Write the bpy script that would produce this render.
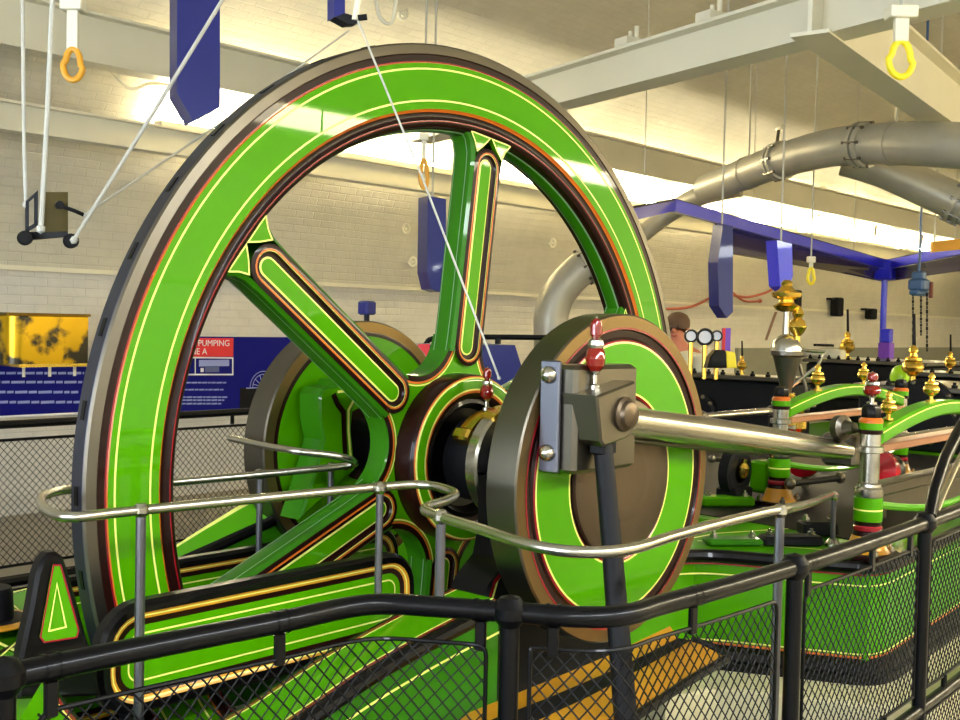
import bpy, math, random
from mathutils import Vector, Matrix
random.seed(7)
for o in list(bpy.data.objects): bpy.data.objects.remove(o)
scn = bpy.context.scene
COL = scn.collection
pi = math.pi
R_ = math.radians

# ------------------------------------------------------------------ camera
F = 1100.0
YAW, PIT, ROL = .836, -.033, .022
AX = 1.187                       # height of the crankshaft axis
RW = 1.4                         # flywheel radius
CAM = Vector((-1.994*RW, -1.862*RW, AX+.331*RW))
_cy, _sy, _cp, _sp = math.cos(YAW), math.sin(YAW), math.cos(PIT), math.sin(PIT)
FW = Vector((_sy*_cp, _cy*_cp, _sp)); _r = Vector((_cy, -_sy, 0)); _u = _r.cross(FW)
RT = _r*math.cos(ROL)+_u*math.sin(ROL); UP = -_r*math.sin(ROL)+_u*math.cos(ROL)
cd = bpy.data.cameras.new('camera'); cam = bpy.data.objects.new('camera', cd); COL.objects.link(cam)
cd.sensor_width = 36; cd.lens = 36*F/960; cd.clip_start = .05; cd.clip_end = 200
m = Matrix((RT, UP, -FW)).transposed().to_4x4(); m.translation = CAM; cam.matrix_world = m
scn.camera = cam
# ------------------------------------------------------------------ world, exposure
w = bpy.data.worlds.new('world'); scn.world = w; w.use_nodes = True
w.node_tree.nodes['Background'].inputs[0].default_value = (.9, .93, 1, 1)
w.node_tree.nodes['Background'].inputs[1].default_value = .05
vs = scn.view_settings; vs.view_transform = 'Standard'; vs.look = 'None'; vs.gamma = 1; vs.exposure = 1.6
vs.use_curve_mapping = False
TUBE_WARM = (1, .89, .61); TUBE_COOL = (.86, .92, 1.0)
DIFF_POWER = 16.0
TUBE_POWER = 60.0                # emission of the fluorescent tubes

def at(px, py, x=None, y=None, z=None, d=None):
    """the place whose picture is at this pixel, on a plane x/y/z = const or at a given depth"""
    v = FW+RT*((px-480)/F)-UP*((py-360)/F)
    if d is not None: t = d
    elif x is not None: t = (x-CAM.x)/v.x
    elif y is not None: t = (y-CAM.y)/v.y
    else: t = (z-CAM.z)/v.z
    return CAM+v*t

# ------------------------------------------------------------------ materials
MT = {}
def lin(c): return tuple((v/255/12.92 if v/255 <= .04045 else ((v/255+.055)/1.055)**2.4) for v in c)
def mat(name, rgb, rough=.5, metal=0., var=.08, vs_=9., bump=0., bs=60., rgb2=None, coat=0., emit=0., spec=.5, rvar=.0, ctr=0):
    if name in MT: return MT[name]
    mm = bpy.data.materials.new(name); mm.use_nodes = True; nt = mm.node_tree; N = nt.nodes; L = nt.links
    b = N['Principled BSDF']; c = lin(rgb)
    tc = N.new('ShaderNodeTexCoord')
    nz = N.new('ShaderNodeTexNoise'); nz.inputs['Scale'].default_value = vs_; nz.inputs['Detail'].default_value = 5
    L.new(tc.outputs['Object'], nz.inputs['Vector'])
    mx = N.new('ShaderNodeMix'); mx.data_type = 'RGBA'
    c2 = lin(rgb2) if rgb2 else tuple(v*(1-2*var) for v in c)
    mx.inputs[6].default_value = (*c, 1); mx.inputs[7].default_value = (*c2, 1)
    fac = nz.outputs['Fac']
    if ctr:
        mc = N.new('ShaderNodeMapRange'); mc.inputs[1].default_value = .5-ctr; mc.inputs[2].default_value = .5+ctr; L.new(fac, mc.inputs[0]); fac = mc.outputs[0]
    L.new(fac, mx.inputs[0]); L.new(mx.outputs[2], b.inputs['Base Color'])
    b.inputs['Roughness'].default_value = rough; b.inputs['Metallic'].default_value = metal
    b.inputs['Specular IOR Level'].default_value = spec
    if coat: b.inputs['Coat Weight'].default_value = coat; b.inputs['Coat Roughness'].default_value = .035
    if rvar:
        mr = N.new('ShaderNodeMapRange'); mr.inputs[3].default_value = max(.02, rough-rvar); mr.inputs[4].default_value = rough+rvar
        L.new(nz.outputs['Fac'], mr.inputs[0]); L.new(mr.outputs[0], b.inputs['Roughness'])
    if bump:
        n2 = N.new('ShaderNodeTexNoise'); n2.inputs['Scale'].default_value = bs; n2.inputs['Detail'].default_value = 4
        L.new(tc.outputs['Object'], n2.inputs['Vector'])
        bp = N.new('ShaderNodeBump'); bp.inputs['Strength'].default_value = bump; bp.inputs['Distance'].default_value = .01
        L.new(n2.outputs['Fac'], bp.inputs['Height']); L.new(bp.outputs[0], b.inputs['Normal'])
    if emit:
        b.inputs['Emission Color'].default_value = (*c, 1); b.inputs['Emission Strength'].default_value = emit
    MT[name] = mm; return mm
GREEN = mat('gloss_green_paint', (74, 150, 0), .4, var=.03, coat=.5, spec=.04)
GREEN_SHADE = mat('shaded_green_paint', (46, 112, 8), .4, var=.05, coat=.35, spec=.1)  # same green paint as the faces, with the shade of the sides mixed in
CREAM = mat('cream_line_paint', (236, 240, 120), .3, var=.02)
ORANGE = mat('orange_line_paint', (208, 104, 26), .3, var=.05)
CRIM = mat('crimson_line_paint', (140, 16, 28), .25, var=.05, coat=.5)
GOLDL = mat('ochre_line_paint', (214, 150, 34), .28, var=.05, coat=.4)
BROWN = mat('dark_brown_gloss', (34, 11, 7), .32, var=.1, coat=.2, spec=.15)
BLACK = mat('black_gloss_paint', (6, 5, 6), .32, var=.1, coat=.22, spec=.15)
BLACKR = mat('black_rail_paint', (5, 5, 8), .34, var=.2, vs_=40, coat=.16, bump=.04, bs=60, spec=.14)
BLACKM = mat('black_iron', (17, 17, 20), .55, spec=.2, var=.25, vs_=6, bump=.1, bs=30)
STEEL = mat('bright_steel', (198, 194, 182), .24, 1., var=.08, rvar=.06)
STEELD = mat('dark_machined_steel', (116, 110, 98), .34, 1., var=.1, vs_=4, rvar=.08)
STEELB = mat('blue_grey_steel', (128, 130, 142), .4, 1., var=.15, vs_=5, rvar=.1)
RAILST = mat('worn_rail_steel', (190, 186, 172), .26, 1., var=.05, vs_=6, rvar=.03)
BRASS = mat('brass', (246, 206, 92), .27, 1., var=.1, vs_=20)
BRONZE = mat('bronze_sheet', (226, 160, 36), .33, .3, var=.15, vs_=7, rvar=.1)
BOSS = mat('brown_steel_boss', (108, 92, 72), .4, .8, var=.2, vs_=3.2, rvar=.1)
REDG = mat('red_oil_glass', (132, 22, 12), .1, .1, var=.1, coat=.8)
WHITEP = mat('white_painted_steel', (226, 220, 196), .4, var=.05, vs_=3, bump=.03)
PIPE = mat('galvanised_duct', (178, 172, 152), .42, .3, var=.16, vs_=5, rvar=.08)
BLUE = mat('blue_frame_paint', (26, 28, 214), .3, var=.06, coat=.4)
NAVY = mat('navy_panel_paint', (32, 36, 106), .35, var=.08, coat=.25, spec=.3)
BOARD = mat('blue_board_print', (10, 14, 122), .6, var=.06, vs_=2, spec=.15)
REDP = mat('red_print', (222, 24, 40), .4, var=.02)
WHITEPR = mat('white_print', (236, 236, 240), .5, var=.02)
PALEPR = mat('pale_blue_print', (150, 160, 220), .5, var=.02)
YELLOW = mat('yellow_ring_paint', (240, 220, 30), .35, var=.04)
AMBER = mat('amber_ring_paint', (222, 158, 30), .4, var=.06)
ROPE = mat('white_rope', (188, 186, 174), .7, var=.08, vs_=80, bump=.2, bs=300)
FLOOR = mat('grey_floor_paint', (138, 128, 104), .35, var=.15, vs_=2, bump=.05)
PITM = mat('dark_pit_concrete', (52, 52, 52), .6, var=.2, vs_=3, bump=.1)
KERB = mat('cream_kerb_paint', (214, 206, 164), .5, var=.1, vs_=4, bump=.05)
REDM = mat('red_valve_paint', (206, 14, 34), .25, var=.05, coat=.5)
HOSE = mat('red_hose_rubber', (176, 84, 56), .5)
PURPLE = mat('dark_glass_sheet', (58, 48, 78), .12, var=.05, coat=.6)
VIOLET = mat('violet_box_paint', (120, 60, 200), .4)
TEAL = mat('blue_hoist_paint', (54, 88, 132), .4)
GREYW = mat('grey_dado_paint', (138, 138, 122), .5, var=.06)

def brick_mat(name, rgb, ax='Y'):
    mm = bpy.data.materials.new(name); mm.use_nodes = True; nt = mm.node_tree; N = nt.nodes; L = nt.links
    b = N['Principled BSDF']; b.inputs['Roughness'].default_value = .55; b.inputs['Specular IOR Level'].default_value = .3
    uv = N.new('ShaderNodeUVMap')
    br = N.new('ShaderNodeTexBrick'); br.inputs['Scale'].default_value = 1; br.inputs['Brick Width'].default_value = .225
    br.inputs['Row Height'].default_value = .075; br.inputs['Mortar Size'].default_value = .006; br.inputs['Mortar Smooth'].default_value = .6
    c = lin(rgb)
    br.inputs['Color1'].default_value = (*c, 1); br.inputs['Color2'].default_value = (*[v*.97 for v in c], 1)
    br.inputs['Mortar'].default_value = (*[v*.93 for v in c], 1)
    L.new(uv.outputs[0], br.inputs['Vector'])
    nz = N.new('ShaderNodeTexNoise'); nz.inputs['Scale'].default_value = 3.5; nz.inputs['Detail'].default_value = 8; nz.inputs['Roughness'].default_value = .7
    L.new(uv.outputs[0], nz.inputs['Vector'])
    mx = N.new('ShaderNodeMix'); mx.data_type = 'RGBA'; mx.blend_type = 'MULTIPLY'; mx.inputs[0].default_value = .3
    L.new(br.outputs['Color'], mx.inputs[6]); L.new(nz.outputs['Fac'], mx.inputs[7]); L.new(mx.outputs[2], b.inputs['Base Color'])
    ad = N.new('ShaderNodeMath'); ad.operation = 'MULTIPLY_ADD'; ad.inputs[1].default_value = -.8
    L.new(br.outputs['Fac'], ad.inputs[0]); L.new(nz.outputs['Fac'], ad.inputs[2])
    bp = N.new('ShaderNodeBump'); bp.inputs['Strength'].default_value = .4; bp.inputs['Distance'].default_value = .02
    L.new(ad.outputs[0], bp.inputs['Height']); L.new(bp.outputs[0], b.inputs['Normal'])
    return mm
BRICK = brick_mat('white_painted_brick', (230, 225, 212))
BRICKV = brick_mat('painted_vault_brick', (214, 208, 188))

def tube_mat(name, c, s):
    mm = bpy.data.materials.new(name); mm.use_nodes = True; N = mm.node_tree.nodes
    b = N['Principled BSDF']; b.inputs['Base Color'].default_value = (.9, .9, .9, 1)
    b.inputs['Emission Color'].default_value = (*c, 1); b.inputs['Emission Strength'].default_value = s
    return mm
LAMPW = tube_mat('warm_fluorescent', TUBE_WARM, TUBE_POWER); LAMPC = tube_mat('cool_diffuser', TUBE_COOL, DIFF_POWER); LAMPD = tube_mat('warm_diffuser', TUBE_WARM, DIFF_POWER)

# ------------------------------------------------------------------ mesh building
class MB:
    def __init__(s): s.v = []; s.f = []; s.m = []; s.uv = {}
    def quadstrip(s, rings, mi=0, closed=True, loop=False):
        n = len(rings[0]); base = len(s.v)
        for r in rings: s.v += [Vector(p) for p in r]
        k = len(rings); 
        for i in range(k if loop else k-1):
            a = base+i*n; b = base+((i+1) % k)*n
            for j in range(n if closed else n-1):
                j2 = (j+1) % n
                s.f.append((a+j, a+j2, b+j2, b+j)); s.m.append(mi[i] if isinstance(mi, (list, tuple)) else mi)
        return base
    def cap(s, ring, mi=0, flip=False):
        b = len(s.v); s.v += [Vector(p) for p in ring]; f = tuple(range(b, b+len(ring)))
        s.f.append(f[::-1] if flip else f); s.m.append(mi)
    def box(s, c, size, rot=None, mi=0, bev=0.):
        c = Vector(c); sx, sy, sz = [v/2 for v in size]; M = rot.to_3x3() if rot else Matrix.Identity(3)
        if bev <= 0:
            b = len(s.v)
            for z in (-1, 1):
                for x, y in ((-1, -1), (1, -1), (1, 1), (-1, 1)): s.v.append(c+M @ Vector((x*sx, y*sy, z*sz)))
            for q in ((3, 2, 1, 0), (4, 5, 6, 7), (0, 1, 5, 4), (1, 2, 6, 5), (2, 3, 7, 6), (3, 0, 4, 7)):
                s.f.append(tuple(b+i for i in q)); s.m.append(mi)
            return s
        e = bev; b = len(s.v)
        def ring(ix, iy, z):
            return [c+M @ Vector(p) for p in ((-ix+ 0, -iy+e, z), (-ix+e, -iy, z), (ix-e, -iy, z), (ix, -iy+e, z), (ix, iy-e, z), (ix-e, iy, z), (-ix+e, iy, z), (-ix, iy-e, z))]
        rs = [ring(sx-e, sy-e, -sz), ring(sx, sy, -sz+e), ring(sx, sy, sz-e), ring(sx-e, sy-e, sz)]
        s.quadstrip(rs, mi); s.cap(rs[0], mi, True); s.cap(rs[-1], mi)
        return s
    def lathe(s, prof, c=(0, 0, 0), ax=(0, 0, 1), n=32, mi=0, cap0=True, cap1=True):
        """prof: (radius, height along ax)"""
        c = Vector(c); ax = Vector(ax).normalized(); t = Vector((1, 0, 0)) if abs(ax.x) < .9 else Vector((0, 1, 0))
        u = ax.cross(t).normalized(); v = ax.cross(u)
        rings = [[c+ax*h+(u*math.cos(2*pi*j/n)+v*math.sin(2*pi*j/n))*max(r, 1e-5) for j in range(n)] for r, h in prof]
        s.quadstrip(rings, mi)
        ml = mi if isinstance(mi, int) else mi[0]; mh = mi if isinstance(mi, int) else mi[-1]
        if cap0 and prof[0][0] > 1e-4: s.cap(rings[0], ml, True)
        if cap1 and prof[-1][0] > 1e-4: s.cap(rings[-1], mh)
        return s
    def cyl(s, a, b, r0, r1=None, n=14, mi=0):
        a = Vector(a); b = Vector(b); r1 = r0 if r1 is None else r1
        return s.lathe([(r0, 0), (r1, (b-a).length)], a, b-a, n, mi)
    def tube(s, path, r, n=10, mi=0, closed=False, caps=True):
        path = [Vector(p) for p in path]; k = len(path); rings = []; u = None
        for i, p in enumerate(path):
            if closed: t = path[(i+1) % k]-path[i-1]
            else: t = path[min(i+1, k-1)]-path[max(i-1, 0)]
            t.normalize()
            if u is None:
                h = Vector((0, 0, 1)) if abs(t.z) < .9 else Vector((1, 0, 0)); u = t.cross(h).normalized()
            else:
                u = (u-t*u.dot(t)).normalized()
            v = t.cross(u); rr = r[i] if isinstance(r, (list, tuple)) else r
            rings.append([p+(u*math.cos(2*pi*j/n)+v*math.sin(2*pi*j/n))*rr for j in range(n)])
        s.quadstrip(rings, mi, loop=closed)
        if caps and not closed: s.cap(rings[0], mi, True); s.cap(rings[-1], mi)
        return s
    def prism(s, poly, fn, d0, d1, mi=0, bev=0., mif=None):
        """poly in 2-D, fn(a, b, d) -> point; bev chamfers the d1 side"""
        def off(e):
            out = []; n = len(poly)
            for i in range(n):
                p0 = Vector(poly[i-1]); p = Vector(poly[i]); p1 = Vector(poly[(i+1) % n])
                a = (p-p0); b = (p1-p)
                if a.length < 1e-9: a = b
                if b.length < 1e-9: b = a
                a = a.normalized(); b = b.normalized()
                na = Vector((-a.y, a.x)); nb = Vector((-b.y, b.x)); nn = na+nb
                if nn.length < 1e-6: nn = na
                nn.normalize(); out.append(p+nn*e/max(.35, nn.dot(na)))
            return out
        if poly_area(poly) < 0: poly = poly[::-1]
        if mif is None: mif = mi
        r0 = [fn(p[0], p[1], d0) for p in poly]
        if bev > 0:
            sg = -1 if d1 > d0 else 1
            r1 = [fn(p[0], p[1], d1+sg*bev) for p in poly]; r2 = [fn(p[0], p[1], d1) for p in off(bev)]
            s.quadstrip([r0, r1, r2], mi); s.cap(r0, mi, True); s.cap(r2, mif)
        else:
            r1 = [fn(p[0], p[1], d1) for p in poly]
            s.quadstrip([r0, r1], mi); s.cap(r0, mi, True); s.cap(r1, mif)
        return s
    def ribbon(s, path, wd, fn, d, mi=0, closed=False):
        """flat painted line of width wd along a 2-D path"""
        n = len(path); L_ = []; R2 = []
        for i in range(n):
            p = Vector(path[i])
            if closed: a = p-Vector(path[i-1]); b = Vector(path[(i+1) % n])-p
            else: a = p-Vector(path[max(i-1, 0)]); b = Vector(path[min(i+1, n-1)])-p
            if a.length < 1e-9: a = b
            if b.length < 1e-9: b = a
            a = a.normalized(); b = b.normalized(); na = Vector((-a.y, a.x)); nn = na+Vector((-b.y, b.x)); nn.normalize()
            k = wd/2/max(.4, nn.dot(na))
            q = p+nn*k; L_.append(fn(q.x, q.y, d)); q = p-nn*k; R2.append(fn(q.x, q.y, d))
        rings = [[a, b] for a, b in zip(L_, R2)]
        s.quadstrip(rings, mi, closed=False, loop=closed)
        return s
    def mesh(s, name, mats, off=Vector((0, 0, 0)), smooth=True):
        me = bpy.data.meshes.new(name)
        me.from_pydata([tuple(v-off) for v in s.v], [], s.f); me.update()
        for mm in mats: me.materials.append(mm)
        me.polygons.foreach_set('material_index', s.m)
        if smooth:
            me.polygons.foreach_set('use_smooth', [True]*len(s.f))
            try: me.set_sharp_from_angle(angle=R_(32))
            except Exception: pass
        import bmesh
        bm = bmesh.new(); bm.from_mesh(me); bmesh.ops.recalc_face_normals(bm, faces=bm.faces); bm.to_mesh(me); bm.free()
        return me
def poly_area(p): return sum(p[i-1][0]*p[i][1]-p[i][0]*p[i-1][1] for i in range(len(p)))/2

def tagp(o, label=None, cat=None, group=None, kind=None):
    for k, v in (('label', label), ('category', cat), ('group', group), ('kind', kind)):
        if v: o[k] = v
    return o
def thing(name, label, cat, base=(0, 0, 0), group=None, kind=None):
    o = bpy.data.objects.new(name, None); COL.objects.link(o); o.location = Vector(base); o.empty_display_size = .05
    return tagp(o, label, cat, group, kind)
def world_loc(o):
    v = Vector(o.location)
    while o.parent: o = o.parent; v += Vector(o.location)
    return v
def part(root, name, mb, mats, label=None, kind=None, smooth=True):
    if not isinstance(mats, (list, tuple)): mats = [mats]
    me = mb.mesh(name, mats, world_loc(root), smooth); o = bpy.data.objects.new(name, me); COL.objects.link(o); o.parent = root
    return tagp(o, label, kind=kind)
def single(name, mb, mats, label, cat, base=(0, 0, 0), group=None, kind=None, smooth=True):
    if not isinstance(mats, (list, tuple)): mats = [mats]
    o = bpy.data.objects.new(name, mb.mesh(name, mats, Vector(base), smooth)); COL.objects.link(o); o.location = Vector(base)
    return tagp(o, label, cat, group, kind)
def structure(name, mb, mats, parent=None, smooth=False):
    if not isinstance(mats, (list, tuple)): mats = [mats]
    me = mb.mesh(name, mats, smooth=smooth); o = bpy.data.objects.new(name, me); COL.objects.link(o)
    if parent: o.parent = parent
    else: o['kind'] = 'structure'
    return o
def spline(pts, k=6, closed=False):
    P = [Vector(p) for p in pts]; n = len(P); out = []
    for i in range(n if closed else n-1):
        if closed: a, b, c, d = P[i-1], P[i], P[(i+1) % n], P[(i+2) % n]
        else: a, b, c, d = P[max(i-1, 0)], P[i], P[i+1], P[min(i+2, n-1)]
        for j in range(k):
            t = j/k; out.append(.5*((2*b)+(c-a)*t+(2*a-5*b+4*c-d)*t*t+(3*b-a-3*c+d)*t**3))
    if not closed: out.append(P[-1])
    return out
def rounded(pts, r, k=5):
    """polyline with rounded corners"""
    P = [Vector(p) for p in pts]; out = [P[0]]
    for i in range(1, len(P)-1):
        a, b, c = P[i-1], P[i], P[i+1]; da = (a-b); dc = (c-b); q = min(r, da.length*.45, dc.length*.45)
        s = b+da.normalized()*q; e = b+dc.normalized()*q
        for j in range(k+1):
            t = j/k; out.append(s*(1-t)**2+b*2*t*(1-t)+e*t*t)
    out.append(P[-1]); return out
def XZ(y0=0, s=1):      # 2-D (x, z) on a plane facing -y; d is depth measured along +y
    return lambda a, b, d: Vector((a, d, b))
def rrect(x0, z0, x1, z1, r, k=6):
    out = []
    for cx, cz, a0 in ((x1-r, z0+r, -90), (x1-r, z1-r, 0), (x0+r, z1-r, 90), (x0+r, z0+r, 180)):
        for j in range(k+1):
            a = R_(a0+90*j/k); out.append((cx+r*math.cos(a), cz+r*math.sin(a)))
    return out

# ================================================================== SETTING
YB, XL, XR = 6.2, -6.5, 24.0
ZF, ZSP, VH = -.25, 2.0, 3.4      # pit floor, springing line, rise of the vault
def uvgrid(name, rows, mat_, kind=True):
    """rows: list of rows of (point, uv)"""
    me = bpy.data.meshes.new(name); v = [p for r in rows for p, _ in r]; uvs = [q for r in rows for _, q in r]; n = len(rows[0]); f = []
    for i in range(len(rows)-1):
        for j in range(n-1): f.append((i*n+j, i*n+j+1, (i+1)*n+j+1, (i+1)*n+j))
    me.from_pydata([tuple(p) for p in v], [], f); ul = me.uv_layers.new(name='UVMap')
    for li, l in enumerate(me.loops): ul.data[li].uv = uvs[l.vertex_index]
    me.polygons.foreach_set('use_smooth', [True]*len(f)); me.materials.append(mat_)
    o = bpy.data.objects.new(name, me); COL.objects.link(o); o['kind'] = 'structure'; return o
for nm, s in (('wall_back', 1), ('wall_front', -1)):
    uvgrid(nm, [[((x, s*YB, z), (x, z)) for x in (XL, XR)] for z in (ZF, ZSP)], BRICK)
prof = [(YB*math.cos(pi*i/48), ZSP+VH*math.sin(pi*i/48)) for i in range(49)]
rows = []; acc = 0
for i, (y, z) in enumerate(prof):
    if i: acc += math.hypot(y-prof[i-1][0], z-prof[i-1][1])
    rows.append([((x, y, z), (x, acc)) for x in (XL, 0, 8, 16, XR)])
uvgrid('ceiling', rows, BRICKV)
for nm, x in (('wall_left', XL), ('wall_right', XR)):
    rows = [[((x, y, ZF), (y, 0)) for y, z in prof], [((x, y, z), (y, z)) for y, z in prof]]
    uvgrid(nm, rows, BRICK)
b = MB(); b.box(((XL+XR)/2, 0, ZF-.05), (XR-XL, 2*YB, .1)); structure('floor', b, PITM)
b = MB(); b.box(((XL+XR)/2, -3.85, -.12), (XR-XL, 4.7, .24)); b.box(((XL+XR)/2, 4.5, -.12), (XR-XL, 3.4, .24)); structure('floor_walkway', b, FLOOR)
# daylight window in the left end wall
DAY = tube_mat('daylight_pane', (.74, .85, 1.0), 4.5)
win = MB(); wy0, wy1, wz0, wz1 = -2.6, 2.6, .9, 3.3
for y in (wy0, wy1): win.box((XL+.06, y, (wz0+wz1)/2), (.12, .12, wz1-wz0+.12))
for z in (wz0, wz1): win.box((XL+.06, (wy0+wy1)/2, z), (.12, wy1-wy0+.12, .12))
wo = structure('window_1', win, WHITEP)
for i in range(4):
    for j in range(2):
        y0 = wy0+(wy1-wy0)*i/4; z0 = wz0+(wz1-wz0)*j/2; b = MB(); b.box((XL+.03, y0+.65, z0+.6), (.02, 1.22, 1.12)); structure('pane', b, DAY, wo)
for i in range(1, 4): b = MB(); b.box((XL+.07, wy0+(wy1-wy0)*i/4, (wz0+wz1)/2), (.08, .07, wz1-wz0)); structure('mullion', b, WHITEP, wo)
b = MB(); b.box((XL+.07, (wy0+wy1)/2, (wz0+wz1)/2), (.08, wy1-wy0, .07)); structure('transom', b, WHITEP, wo)
# mouldings along the springing line and grey dado far right
for i, s in enumerate((1, -1)):
    b = MB(); b.box(((XL+XR)/2, s*(YB-.02), ZSP+.02), (XR-XL, .05, .04)); structure('trim_%d' % (i+1), b, WHITEP)
b = MB(); b.box((18.5, YB-.03, .55), (10.9, .06, 1.6)); structure('trim_3', b, GREYW)

# ---- ceiling steel
def ibeam(p0, p1, wd, h, up=Vector((0, 0, 1)), tf=.02):
    p0 = Vector(p0); p1 = Vector(p1); t = (p1-p0).normalized(); sd = t.cross(up).normalized()
    a, c = wd/2, h/2; tw = .012
    pr = [(-a, -c), (a, -c), (a, -c+tf), (tw, -c+tf), (tw, c-tf), (a, c-tf), (a, c), (-a, c), (-a, c-tf), (-tw, c-tf), (-tw, -c+tf), (-a, -c+tf)]
    b = MB(); r0 = [p0+sd*x+up*y for x, y in pr]; r1 = [p1+sd*x+up*y for x, y in pr]
    b.quadstrip([r0, r1]); b.cap(r0, 0, True); b.cap(r1); return b
def roof_beam(label, p0, p1, wd, h, bolts=(), group='white roof beams'):
    t = thing('roof_beam', label, 'beam', p0, group)
    part(t, 'girder', ibeam(p0, p1, wd, h), WHITEP, smooth=False)
    for q in bolts:
        c = Vector(p0).lerp(Vector(p1), q); d = (Vector(p1)-Vector(p0)).normalized()
        b = MB(); rot = d.to_track_quat('X', 'Z').to_matrix().to_4x4()
        b.box(c+Vector((0, 0, h/2+.025)), (.12, wd*1.05, .05), rot)
        b.cyl(c+Vector((0, 0, h/2+.05))+d*.03, c+Vector((0, 0, h/2+.13))+d*.03, .015, n=8); b.cyl(c+Vector((0, 0, h/2+.05))-d*.03, c+Vector((0, 0, h/2+.11))-d*.03, .015, n=8)
        part(t, 'beam_clamp', b, WHITEP, smooth=False)
    return t
roof_beam('long white upper wall beam running behind the flywheel top', (XL, 4.9, 3.64), (XR, 4.9, 3.64), .2, .36)
roof_beam('lower white ledge beam with lamps behind it on the back wall', (XL, 5.4, 3.09), (XR, 5.4, 3.09), .14, .22)
roof_beam('white upper wall beam on the viewer side of the hall', (XL, -4.9, 3.64), (XR, -4.9, 3.64), .2, .36)
pA, pB = at(530, 97, z=3.3), at(893, -4, z=3.3); dA = (pB-pA).normalized()
roof_beam('white cross beam with clamps on top slanting above the flywheel', pA-dA*1.6, pB+dA*1.4, .2, .26, (.45, .57, .70))
pC, pD = at(832, 12, z=3.36), at(960, 112, z=3.36); dC = (pD-pC).normalized()
roof_beam('broad white roof beam in the top right corner', pC-dC*.35, pD+dC*5, .2, .40)
def batten(x0, x1, y, z, label, group, lm, r=.03, tilt=0):
    t = thing('fluorescent_lamp', label, 'lamp', ((x0+x1)/2, y, z), group)
    b = MB(); b.box(((x0+x1)/2, y, z+(.075 if tilt else -.05)), (x1-x0, .56 if tilt else .11, .05)); part(t, 'housing', b, WHITEP, smooth=False)
    if tilt:
        b = MB(); b.box(((x0+x1)/2, y, z+.01), (x1-x0-.04, .50, .07), bev=.02); part(t, 'diffuser', b, lm); return t
    for k in ((-1, 1) if tilt else (0,)):
        b = MB(); b.cyl((x0+.05, y+k*.05, z), (x1-.05, y+k*.05, z), r, n=10); part(t, 'tube', b, lm)
    return t
ORD = ['first', 'second', 'third', 'fourth', 'fifth', 'sixth', 'seventh', 'eighth', 'ninth', 'tenth', 'eleventh', 'twelfth']
x = 2.2; k = 0
while x < 22:
    batten(x, x+1.5, 5.56, 3.30, '%s warm tube lamp from the left on the back wall ledge' % ORD[k], 'ledge lamps', LAMPW); x += 2.0; k += 1
x = -6.0; k = 0
while x < 20:
    batten(x, x+2.3, -4.6, 3.28, '%s flat tube lamp from the left on the viewer side' % ORD[k], 'viewer side lamps', LAMPC if x < 1.5 else LAMPD, r=.035, tilt=1); x += 2.6; k += 1

# ================================================================== FLYWHEEL AND CRANKSHAFT
Yax = Vector((0, 1, 0)); O = Vector((0, 0, AX))
def pol(r, a, y): return Vector((r*math.cos(a), y, AX+r*math.sin(a)))
fly = thing('flywheel', 'huge bright green spoked flywheel with cream and red lining', 'flywheel', (0, 0, AX-RW))
# tyre: tread plus steel and black edge of the face      (radius, y)
b = MB(); b.lathe([(1.25, .135), (1.34, .125), (1.39, .066), (1.4, .060), (1.4, .006), (1.394, 0), (1.366, -.002)], O, Yax, 160, 0, False, False)
part(fly, 'tyre', b, mat('tyre_steel', (92, 94, 106), .4, 1., var=.2, vs_=4, rvar=.1), 'blue-grey steel tyre')
b = MB(); b.lathe([(1.400, .002), (1.394, -.004), (1.366, -.006), (1.362, -.003), (1.3425, -.003), (1.3420, -.004), (1.3375, -.004)], O, Yax, 160, [0, 0, 1, 1, 2, 2], False, False)
part(fly, 'rim_edge', b, [STEELD, BROWN, CRIM])
b = MB(); b.lathe([(1.338, -.004), (1.3355, -.008), (1.26, -.008), (1.187, -.008), (1.184, -.004)], O, Yax, 160, [1, 0, 0, 1], False, False)
part(fly, 'rim_band', b, [GREEN, ORANGE])
for r in (1.317, 1.214):
    b = MB(); b.lathe([(r+.003, -.0095), (r-.003, -.0095)], O, Yax, 160, 0, False, False); part(fly, 'pinstripe', b, CREAM)
b = MB(); b.lathe([(1.184, -.004), (1.178, .002), (1.166, .006), (1.156, .004), (1.150, 0), (1.146, 0), (1.138, .004), (1.13, .012)], O, Yax, 160, [2, 0, 0, 0, 1, 0, 0], False, False)
part(fly, 'rim_moulding', b, [BROWN, CRIM, ORANGE])
b = MB(); b.lathe([(1.13, .012), (1.128, .03), (1.124, .034), (1.121, .04), (1.117, .065), (1.121, .09), (1.124, .096), (1.128, .1), (1.13, .12), (1.25, .135)], O, Yax, 160, [1, 1, 2, 0, 0, 2, 1, 1, 1], False, False)
part(fly, 'rim_inner_face', b, [GREEN_SHADE, BROWN, mat('pale_green_line', (120, 160, 110), .3)])
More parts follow.
